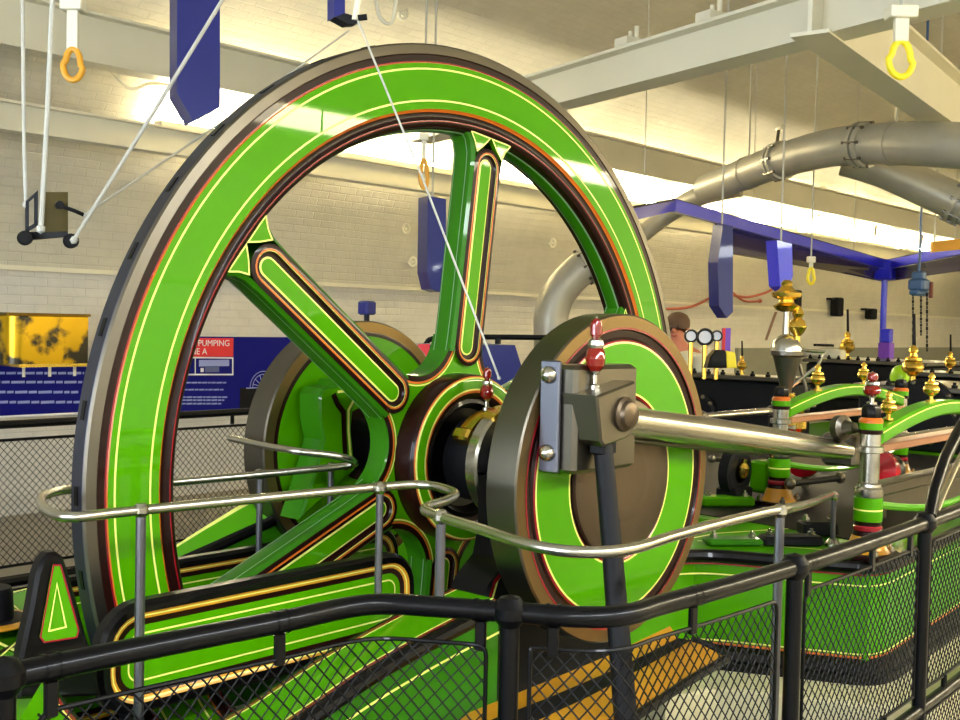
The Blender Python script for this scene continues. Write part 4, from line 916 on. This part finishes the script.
# ================================================================== OVERHEAD: DUCTS, CANOPY, HANGING THINGS
def duct(label, pts, r, flanges, straps, group='ventilation ducts'):
    P = spline([at(u, v, d=d) for u, v, d in pts], 6); t = thing('air_duct', label, 'duct', P[0], group)
    k = len(P); rr = [r[0]+(r[1]-r[0])*i/(k-1) for i in range(k)]
    b = MB(); b.tube(P, rr, 28); part(t, 'pipe', b, PIPE)
    for f in flanges:
        i = int(f*(k-1)); d = (P[min(i+1, k-1)]-P[max(i-1, 0)]).normalized()
        for o in (-.03, .03):
            b = MB(); b.lathe([(rr[i], -.018), (rr[i]*1.14, -.016), (rr[i]*1.14, .016), (rr[i], .018)], P[i]+d*o, d, 28, 0, False, False); fl = part(t, 'flange', b, PIPE)
        for j in range(8):
            an = 2*pi*j/8; u = d.cross(Vector((0, 0, 1))).normalized(); v = d.cross(u)
            b = MB(); c_ = P[i]+(u*math.cos(an)+v*math.sin(an))*rr[i]*1.07; b.cyl(c_-d*.07, c_+d*.07, .012, n=6); part(fl, 'bolt', b, STEELD, smooth=False)
    for f in straps:
        i = int(f*(k-1)); d = (P[min(i+1, k-1)]-P[max(i-1, 0)]).normalized()
        b = MB(); b.lathe([(rr[i]*1.03, -.03), (rr[i]*1.05, -.03), (rr[i]*1.05, .03), (rr[i]*1.03, .03)], P[i], d, 28, 0, False, False); part(t, 'strap', b, PIPE)
        b = MB(); b.box(P[i]+Vector((0, 0, rr[i]+.45)), (.05, .012, .92), Matrix.Rotation(.6, 4, 'Z')); part(t, 'hanger', b, PIPE, smooth=False)
    return t
duct('main grey air duct curving under the roof at upper right', ((706, 189, 10.2), (735, 178, 9.7), (780, 161, 9.0), (830, 148, 8.4), (880, 144, 8.0), (930, 144, 7.6), (1010, 150, 7.2), (1120, 165, 6.6), (1300, 200, 6.0)), (.13, .17), (.26, .46), (.17, .55))
duct('branch grey air duct slanting down to the right edge', ((845, 158, 8.9), (885, 170, 8.8), (930, 190, 8.7), (965, 206, 8.6), (1010, 226, 8.5), (1120, 280, 8.3)), (.145, .15), (.57,), ())
duct('short bent silver duct beside the right rim of the flywheel', ((556, 520, 9.2), (553, 420, 9.2), (551, 335, 9.2), (552, 312, 9.2), (560, 292, 9.2), (580, 270, 9.2), (606, 256, 9.2)), (.15, .14), (.9,), ())
duct('slim pale duct under the main one beside the blue canopy', ((640, 236, 11.5), (668, 214, 11.5), (700, 196, 11.2), (740, 186, 11.0)), (.09, .11), (), ())

cv = thing('canopy_frame', 'bright blue hanging canopy frame with dark glass at the right', 'canopy', at(885, 350, d=12.9))
Q = {'c0': (628, 215, 7.6), 'c1': (673, 205.5, 9.3), 'c2': (886, 265, 12.9), 'c3': (1010, 240, 10.6)}
def fascia(k0, k1, h, mm):
    a = at(*Q[k0][:2], d=Q[k0][2]); c = at(*Q[k1][:2], d=Q[k1][2]); b = MB(); hv = Vector((0, 0, h)); nn = (c-a).cross(Vector((0, 0, 1))).normalized()*.025
    r0 = [a-hv/2-nn, a+hv/2-nn, a+hv/2+nn, a-hv/2+nn]; r1 = [p+(c-a) for p in r0]; b.quadstrip([r0, r1]); b.cap(r0, 0, True); b.cap(r1); part(cv, 'fascia', b, mm, smooth=False)
    b = MB(); b.tube([a+hv/2, c+hv/2], .014, 6); part(cv, 'top_edge', b, BLACKM)
fascia('c0', 'c1', .085, BLUE); fascia('c1', 'c2', .10, BLUE); fascia('c2', 'c3', .10, BLUE)
def sheet(nm, q, mm, th=.02):
    P = [at(u, v, d=d) for u, v, d in q]; b = MB(); nn = (P[1]-P[0]).cross(P[2]-P[0]).normalized()*th
    b.quadstrip([P, [p+nn for p in P]]); b.cap(P); b.cap([p+nn for p in P], 0, True); part(cv, nm, b, mm, smooth=False)
sheet('glass_sheet', [(716, 222, 10.1), (886, 270, 13.0), (884, 282, 13.1), (840, 273, 12.4), (718, 252, 10.2)], PURPLE)
sheet('glass_sheet', [(886, 270, 13.0), (1010, 246, 10.8), (1010, 264, 10.9), (884, 282, 13.1)], PURPLE)
p = at(886, 270, d=12.9); b = MB(); b.box(p, (.22, .22, .24), bev=.02); part(cv, 'corner_block', b, BLUE)
b = MB(); b.cyl((p.x-.03, p.y, 0), (p.x-.03, p.y, p.z), .036, n=12); part(cv, 'post', b, BLUE)
for k0, k1, f in (('c0', 'c1', .3), ('c1', 'c2', .3), ('c1', 'c2', .8), ('c2', 'c3', .6)):
    a = at(*Q[k0][:2], d=Q[k0][2]).lerp(at(*Q[k1][:2], d=Q[k1][2]), f); zc = ZSP+VH*math.sqrt(max(0, 1-(a.y/YB)**2)); b = MB(); b.cyl(a, (a.x, a.y, zc), .004, n=6); part(cv, 'hanging_wire', b, ROPE)
t = thing('post_box', 'violet and blue box fixed low on the blue canopy post', 'box', at(886, 362, d=12.7)); pb = at(886, 352, d=12.7)
b = MB(); b.box(pb, (.14, .14, .22), bev=.01); part(t, 'lower_box', b, VIOLET); b = MB(); b.box(pb+Vector((0, 0, .19)), (.10, .12, .16), bev=.01); part(t, 'upper_box', b, BLUE)
b = MB(); b.cyl((pb.x, pb.y, 0), (pb.x, pb.y, pb.z-.1), .03, n=8); part(t, 'stand', b, BLUE)

def hanging_prism(label, pts, d, th, mm, wire=None, group='blue hanging channels'):
    """faceted blue sheet channel: outline in the picture at depth d"""
    P = [at(u, v, d=d) for u, v in pts]; t = thing('hanging_channel', label, 'channel', P[len(P)//2], group)
    off = Vector((.35, .94, 0))*th; b = MB(); b.quadstrip([P, [p+off for p in P]]); b.cap(P); b.cap([p+off for p in P], 0, True); part(t, 'sheet', b, mm, smooth=False)
    ct = sum(P, Vector())/len(P); top = max(p.z for p in P); zc = ZSP+VH*math.sqrt(max(0, 1-(ct.y/YB)**2))
    b = MB(); b.cyl(Vector((ct.x, ct.y, top-.02))+off*.5, Vector((ct.x, ct.y, zc))+off*.5, .008, n=6); part(t, 'suspension', b, ROPE)
    return t
hanging_prism('large navy channel with slanted foot at the top left', ((177, -40), (220, -40), (220, 107), (193, 121), (177, 93)), 5.0, .16, NAVY)
hanging_prism('slim navy channel hanging in the flywheel opening', ((428, 196), (446, 199), (446, 276), (440, 292), (431, 289), (427, 272)), 7.5, .16, NAVY)
hanging_prism('blue channel with pale edge left of the governor', ((718, 262), (723, 224), (733, 226), (733, 312), (727, 318), (719, 306)), 8.6, .12, NAVY)
hanging_prism('short blue channel hanging above the governor head', ((777, 240), (792, 244), (793, 276), (787, 292), (780, 286)), 8.2, .12, BLUE)
t = thing('wall_box', 'small navy box on top of the far crank disc', 'box', at(367, 316, d=4.6)); b = MB(); b.box(at(367, 308, d=4.75), (.06, .06, .06), bev=.006); part(t, 'box', b, NAVY); b = MB(); p = at(367, 308, d=4.75); b.cyl((p.x, p.y, .0), (p.x, p.y, p.z), .012, n=8); part(t, 'stand', b, BLACKM)

def shackle(label, u, v0, v1, w, d, mm, strap_v, thick, group='lifting shackles'):
    k = d/F; t = thing('lifting_shackle', label, 'shackle', at(u, v1, d=d), group); cy = (v0+v1)/2; h = (v1-v0)/2
    P = [at(u+w*.5*math.sin(a)*(1 if math.cos(a) < 0 else .75), cy-h*math.cos(a), d=d) for a in [2*pi*i/24 for i in range(24)]]
    b = MB(); b.tube(P, thick*k, 10, closed=True); part(t, 'ring', b, mm)
    top = at(u, v0, d=d); zc = ZSP+VH*math.sqrt(max(0, 1-(top.y/YB)**2))
    s0 = at(u, strap_v, d=d); rot = Matrix.Rotation(-YAW, 4, 'Z')
    b = MB(); b.box((top+s0)/2, (w*.55*k, w*.3*k, (s0-top).length+2*k), rot, bev=.002); part(t, 'swivel', b, WHITEP)
    b = MB(); b.box(s0+Vector((0, 0, .02)), (w*1.1*k, w*.8*k, .05), rot, bev=.004); part(t, 'clevis', b, WHITEP)
    b = MB(); b.cyl(s0, (s0.x, s0.y, zc), min(2.2*k, .007), n=8); part(t, 'hanger', b, ROPE)
    return t
shackle('amber lifting ring on a white strap at the top left', 73, 49, 80, 20, 4.2, AMBER, 10, 3.2)
shackle('bright yellow lifting ring below the top right beam', 901, 41, 77, 25, 4.6, YELLOW, 18, 3.4)
shackle('gold lifting hook hanging in the flywheel opening', 424, 160, 188, 8, 7.4, AMBER, 140, 2.2)
shackle('small yellow ring hanging below the dark canopy glass', 811, 268, 284, 7, 9.0, YELLOW, 262, 1.6)

# rope gear at the left
rg = thing('rope_hoist_box', 'dark and brass pulley box hung on white ropes at left', 'pulley box', at(50, 240, d=3.3))
d0 = 3.3; k = d0/F
def face(root, nm, q, th, mm, d=d0):
    P = [at(u, v, d=d) for u, v in q]; off = Vector((.35, .94, 0))*th; b = MB(); b.quadstrip([P, [p+off for p in P]]); b.cap(P); b.cap([p+off for p in P], 0, True); return part(root, nm, b, mm, smooth=False)
OLIVE = mat('olive_brass_plate', (74, 62, 16), .6, 0, var=.2, vs_=12, spec=.15)
face(rg, 'brass_plate', [(45, 192), (68, 192), (68, 232), (44, 232)], .05, OLIVE)
for nm, q in (('frame_side', [(26, 202), (29, 201), (29, 230), (26, 232)]), ('frame_side', [(35, 196), (38, 190), (38, 224), (35, 227)]), ('frame_top', [(26, 201), (38, 190), (38, 194), (26, 205)]), ('frame_bottom', [(26, 228), (38, 221), (38, 226), (26, 233)])): face(rg, nm, q, .03, BLACKM, 3.28)
face(rg, 'base', [(24, 232), (68, 231), (68, 236), (24, 240)], .06, BLACKM)
for u, v in ((25, 238), (71, 241)):
    b = MB(); p = at(u, v, d=d0-.03); b.lathe([(.018, -.02), (.022, -.012), (.016, 0), (.022, .012), (.018, .02)], p, (.35, .94, 0), 16); part(rg, 'sheave', b, BLACKM)
b = MB(); b.cyl(at(59, 205, d=d0-.02), at(60, 205, d=d0-.05), .013, n=10); b.tube([at(61, 206, d=d0-.04), at(75, 211, d=d0-.03), at(84, 215, d=d0)], .006, 8); part(rg, 'tie_rod', b, BLACKM)
def rope(label, pts, r, mm=ROPE, nm='rope', group='white ropes'):
    t = thing(nm, label, 'rope', pts[-1], group); b = MB(); b.tube(pts, r, 8); part(t, 'strand', b, mm)
    b = MB(); b.lathe([(0, -r*2), (r*1.6, -r), (r*1.6, r), (0, r*2)], pts[-1], (Vector(pts[-1])-Vector(pts[-2])), 10); part(t, 'ferrule', b, mm); return t
def up_to(u, v, d, un, vn, dn):
    a = at(u, v, d=d); c = at(un, vn, d=dn); return a, c
rope('leftmost upright white rope above the pulley box', [at(22, -60, d=3.3), at(24, 140, d=3.3), at(26, 205, d=3.3)], 2.0*k)
rope('second upright white rope reaching the pulley box foot', [at(55, -60, d=3.2), at(47, 120, d=3.2), at(41, 229, d=3.2)], 2.5*k)
rope('thick slanting white rope crossing the navy channel', [at(250, -45, d=3.6), at(160, 102, d=3.4), at(74, 240, d=3.25)], 2.2*k)
rope('thin slanting white rope passing behind the flywheel rim', [at(349, 31, d=4.3), at(222, 122, d=3.9), at(85, 215, d=3.3)], 1.4*k)
rope('long taut wire crossing the flywheel down to the hub', [at(358, 21, d=3.3), at(420, 172, d=3.3), at(499, 378, d=3.3)], 1.1*k)
bk = thing('ceiling_clamp', 'blue bracket with dark clamp holding the taut wire', 'bracket', at(348, 24, d=3.35))
face(bk, 'blue_plate', [(334, -30), (345, -30), (345, 14), (334, 17)], .06, NAVY, 3.35)
face(bk, 'dark_jaw', [(335, 17), (345, 13), (358, 17), (358, 23), (348, 24)], .05, BLACKM, 3.33)
b = MB(); b.cyl(at(358, 18, d=3.32), at(367, 17, d=3.32), .010, n=8); part(bk, 'bolt', b, BLACKM)
b = MB(); b.tube([at(355, 20, d=3.33), at(363, -30, d=3.33)], .010, 8); part(bk, 'stay', b, WHITEP)
# hanging light-grey cable loop, wall cable
rope('grey cable loop hanging above the top of the flywheel', spline([at(376, -20, d=6), at(378, 12, d=6), at(388, 24, d=6), at(394, 16, d=6), at(398, -20, d=6)], 6), .011, WHITEP, 'cable')
rope('white cable sagging along the back wall at upper left', spline([at(u, v, y=5.2) for u, v in ((-30, 42), (0, 45), (30, 52), (60, 60), (97, 66), (112, 72), (125, 85), (135, 89), (150, 84), (170, 84))], 5), .016, WHITEP, 'cable')
def wall_y(z):      # inside face of wall/vault at height z
    return YB if z <= ZSP else YB*math.sqrt(max(0, 1-((z-ZSP)/VH)**2))
def on_wall(u, v, off=.03):
    y = 6.0
    for _ in range(12): p = at(u, v, y=y); y = wall_y(p.z)-off
    return at(u, v, y=y)
for u, v, lab in ((624, 180, 'white eye ring high on the wall right of the rim'), (406, 229, 'white eye ring left of the slim navy channel'), (413, 262, 'white eye ring lower left of the slim navy channel'), (553, 243, 'white eye ring on the wall above the bent duct'), (403, 14, 'pale eye ring on the vault above the flywheel top')):
    p = on_wall(u, v, .07); t = thing('eye_bolt', lab, 'eye bolt', p, 'eye bolts on the wall'); k_ = .05
    b = MB(); b.tube([p+RT*(k_*.7*math.sin(2*pi*i/14))+UP*(k_*math.cos(2*pi*i/14)) for i in range(14)], .014, 8, closed=True); part(t, 'ring', b, WHITEP)
    b = MB(); b.cyl(p, p+Vector((0, .12, 0)), .016, n=8); part(t, 'shank', b, WHITEP)
# speakers on the wall
for u, v, w_, h_, lab in ((795, 301, 9, 22, 'black wall speaker beside the governor head'), (837, 307, 9, 19, 'black wall speaker in the middle of the right wall'), (871, 314, 8, 11, 'smallest black wall speaker left of the blue post')):
    p = on_wall(u, v, .16); k_ = (p-CAM).dot(FW)/F; t = thing('wall_speaker', lab, 'speaker', p-Vector((0, 0, h_*k_/2)), 'black wall speakers')
    b = MB(); b.box(p, (w_*k_, .2, h_*k_), Matrix.Rotation(-.35, 4, 'Z'), bev=.02); part(t, 'cabinet', b, BLACKM)
    b = MB(); b.box(p+Vector((-.02, .09, h_*k_*.42)), (w_*k_*1.5, .14, .04), bev=.01); part(t, 'bracket', b, BLACK)
# red hose on the wall
for lab, pts in (('red hose drooping along the wall right of the rim', ((664, 309), (690, 307), (712, 297), (726, 288))), ('red hose draped right of the blue channel', ((732, 295), (748, 297), (765, 293), (776, 287))), ('short lower red hose beside the blue channel', ((733, 293), (745, 301), (760, 301)))):
    rope(lab, spline([on_wall(u, v, .05) for u, v in pts], 6), .02, HOSE, 'hose', 'red hoses on the wall')
# hoist
hz = thing('chain_hoist', 'blue chain hoist with hanging chains at the right', 'hoist', at(918, 345, d=9.5))
b = MB(); b.box(at(919, 285, d=9.5), (.17, .14, .11), bev=.02); part(hz, 'gear_case', b, TEAL)
b = MB(); b.box(at(919, 293, d=9.5), (.27, .08, .05), bev=.015); part(hz, 'hand_wheel', b, TEAL)
b = MB(); b.box(at(919, 276, d=9.5), (.10, .10, .08), bev=.015); part(hz, 'trolley', b, TEAL)
b = MB(); p = at(919, 275, d=9.5); zc = ZSP+VH*math.sqrt(max(0, 1-(p.y/YB)**2)); b.cyl(p, (p.x, p.y, zc), .012, n=6); part(hz, 'suspension', b, TEAL)
for u, v in ((913, 342), (921, 336), (927, 352)):
    a = at(u, 293, d=9.5); c = at(u, v, d=9.5); b = MB(); n_ = 14
    for i in range(n_):
        q = a.lerp(c, i/n_); q2 = a.lerp(c, (i+.9)/n_); b.cyl(q, q2, .007 if i % 2 else .010, n=6)
    part(hz, 'chain', b, BLACKM, kind='stuff')
b = MB(); b.box(at(931, 290, d=9.5), (.03, .03, .14), bev=.005); part(hz, 'pendant_hook', b, mat('rusty_red', (120, 60, 40), .6))
t = thing('warning_strip', 'amber warning strip above the canopy at the right edge', 'strip', at(950, 250, d=10.5)); b = MB(); a = at(932, 247, d=10.6); c = at(1000, 240, d=10.2); nn = Vector((0, 0, .05)); b.quadstrip([[a-nn, a+nn, a+nn+FW*.04, a-nn+FW*.04], [c-nn, c+nn, c+nn+FW*.04, c-nn+FW*.04]]); b.cap([a-nn, a+nn, a+nn+FW*.04, a-nn+FW*.04]); b.cap([c-nn, c+nn, c+nn+FW*.04, c-nn+FW*.04]); part(t, 'strip', b, AMBER, smooth=False)
for f in (.05, .6): b = MB(); q = a.lerp(c, f)+FW*.02; zc = ZSP+VH*math.sqrt(max(0, 1-(q.y/YB)**2)); b.cyl(q, (q.x, q.y, zc), .008, n=6); part(t, 'hanger', b, ROPE)
# hanging rods on the lit vault above the ledge
for u, v0, v1, lab in ((777, 128, 150, 'first short rod above the main duct'), (820, 189, 216, 'left hanging rod over the far ledge beam'), (876, 212, 236, 'middle hanging rod over the far ledge beam'), (922, 229, 245, 'right hanging rod over the far ledge beam')):
    a = on_wall(u+2, v0, .03); c = at(u-1, v1, d=(a-CAM).dot(FW)-.15); t = thing('hanging_rod', lab, 'rod', c, 'short hanging rods'); zc = ZSP+VH*math.sqrt(max(0, 1-(a.y/YB)**2))
    b = MB(); b.cyl(a, c, .022, n=8); part(t, 'rod', b, STEELD)
    b = MB(); b.box(a, (.10, .10, .06), bev=.01); part(t, 'bracket', b, WHITEP)

# ================================================================== VISITOR
pd = 9.7; hp = at(677, 326, d=pd); gx, gy = hp.x, hp.y; H0 = hp.z-.02
per = thing('person', 'visitor in a cream shirt standing beyond the crank disc', 'person', (gx, gy, 0))
def skin(root, nm, verts, edges, rad, mm, sub=2):
    me = bpy.data.meshes.new(nm); off = world_loc(root)
    me.from_pydata([tuple(Vector(v)-off) for v in verts], edges, []); me.materials.append(mm)
    o = bpy.data.objects.new(nm, me); COL.objects.link(o); o.parent = root
    md = o.modifiers.new('skin', 'SKIN'); sv = me.skin_vertices[0].data if me.skin_vertices else None
    if sv is None:
        import bmesh
        bm = bmesh.new(); bm.from_mesh(me); bm.verts.layers.skin.verify(); bm.to_mesh(me); bm.free(); sv = me.skin_vertices[0].data
    for i, r in enumerate(rad): sv[i].radius = r if isinstance(r, tuple) else (r, r); sv[i].use_root = (i == 0)
    md.use_smooth_shade = True; sb = o.modifiers.new('sub', 'SUBSURF'); sb.levels = sub; sb.render_levels = sub; return o
SKIN = mat('skin', (206, 128, 96), .5); SHIRT = mat('cream_shirt', (226, 218, 190), .7); TROU = mat('dark_trousers', (50, 52, 66), .7); HAIR = mat('brown_hair', (96, 66, 38), .6, bump=.3, bs=80)
fx = Vector((-.75, -.62, 0)).normalized()*0+Vector((-.9, -.3, 0)).normalized(); sx_ = Vector((-fx.y, fx.x, 0)); G = Vector((gx, gy, 0))
def bp3(s, f, z): return G+sx_*s+fx*f+Vector((0, 0, z))
vt = [bp3(0, 0, .92), bp3(0, 0, 1.1), bp3(0, 0, 1.3), bp3(0, -.01, 1.45), bp3(0, 0, 1.55), bp3(0, .01, H0)]
vt += [bp3(.19, 0, 1.42), bp3(.23, -.01, 1.14), bp3(.23, .08, .90), bp3(-.19, 0, 1.42), bp3(-.23, -.01, 1.14), bp3(-.23, .08, .90)]
vt += [bp3(.10, 0, .86), bp3(.10, .02, .48), bp3(.10, -.02, .08), bp3(.10, .12, .04), bp3(-.10, 0, .86), bp3(-.10, .02, .48), bp3(-.10, -.02, .08), bp3(-.10, .12, .04)]
ed = [(0, 1), (1, 2), (2, 3), (3, 4), (4, 5), (3, 6), (6, 7), (7, 8), (3, 9), (9, 10), (10, 11), (0, 12), (12, 13), (13, 14), (14, 15), (0, 16), (16, 17), (17, 18), (18, 19)]
skin(per, 'body', vt, ed, [(.15, .11), (.13, .1), (.16, .11), (.12, .09), .055, (.085, .105), .06, .045, .035, .06, .045, .035, .085, .06, .04, .04, .085, .06, .04, .04], SKIN)
skin(per, 'shirt', [bp3(0, 0, .90), bp3(0, 0, 1.1), bp3(0, 0, 1.3), bp3(0, -.01, 1.46), bp3(.20, 0, 1.42), bp3(.235, -.01, 1.2), bp3(-.20, 0, 1.42), bp3(-.235, -.01, 1.2)], [(0, 1), (1, 2), (2, 3), (3, 4), (4, 5), (3, 6), (6, 7)], [(.17, .13), (.16, .125), (.18, .13), (.14, .11), .08, .07, .08, .07], SHIRT)
skin(per, 'trousers', [bp3(0, 0, .95), bp3(.10, 0, .84), bp3(.10, .02, .48), bp3(.10, -.02, .10), bp3(-.10, 0, .84), bp3(-.10, .02, .48), bp3(-.10, -.02, .10)], [(0, 1), (1, 2), (2, 3), (0, 4), (4, 5), (5, 6)], [(.165, .125), .1, .078, .06, .1, .078, .06], TROU)
b = MB(); b.lathe([(.095, -.02), (.108, .03), (.105, .08), (.08, .12), (.04, .14), (0, .145)], bp3(0, -.02, H0+.0), Vector((0, 0, 1))-fx*.25, 20); part(per, 'hair', b, HAIR)
b = MB(); b.lathe([(.022, 0), (.012, .02), (0, .03)], bp3(0, .105, H0-.02), fx, 10); part(per, 'nose', b, SKIN)
for s in (-1, 1): b = MB(); b.lathe([(0, -.03), (.012, -.02), (.014, .02), (0, .03)], bp3(s*.092, -.005, H0-.02), (0, 0, 1), 8); part(per, 'ear', b, SKIN)
for s in (-1, 1): b = MB(); b.lathe([(0, -.010), (.010, 0), (0, .010)], bp3(s*.033, .094, H0+.015), (0, 0, 1), 8); part(per, 'eye', b, BLACK)
b = MB(); b.tube([bp3(-.025, .096, H0-.065), bp3(0, .1, H0-.068), bp3(.025, .096, H0-.065)], .006, 6); part(per, 'mouth', b, mat('lip', (160, 70, 66), .5))
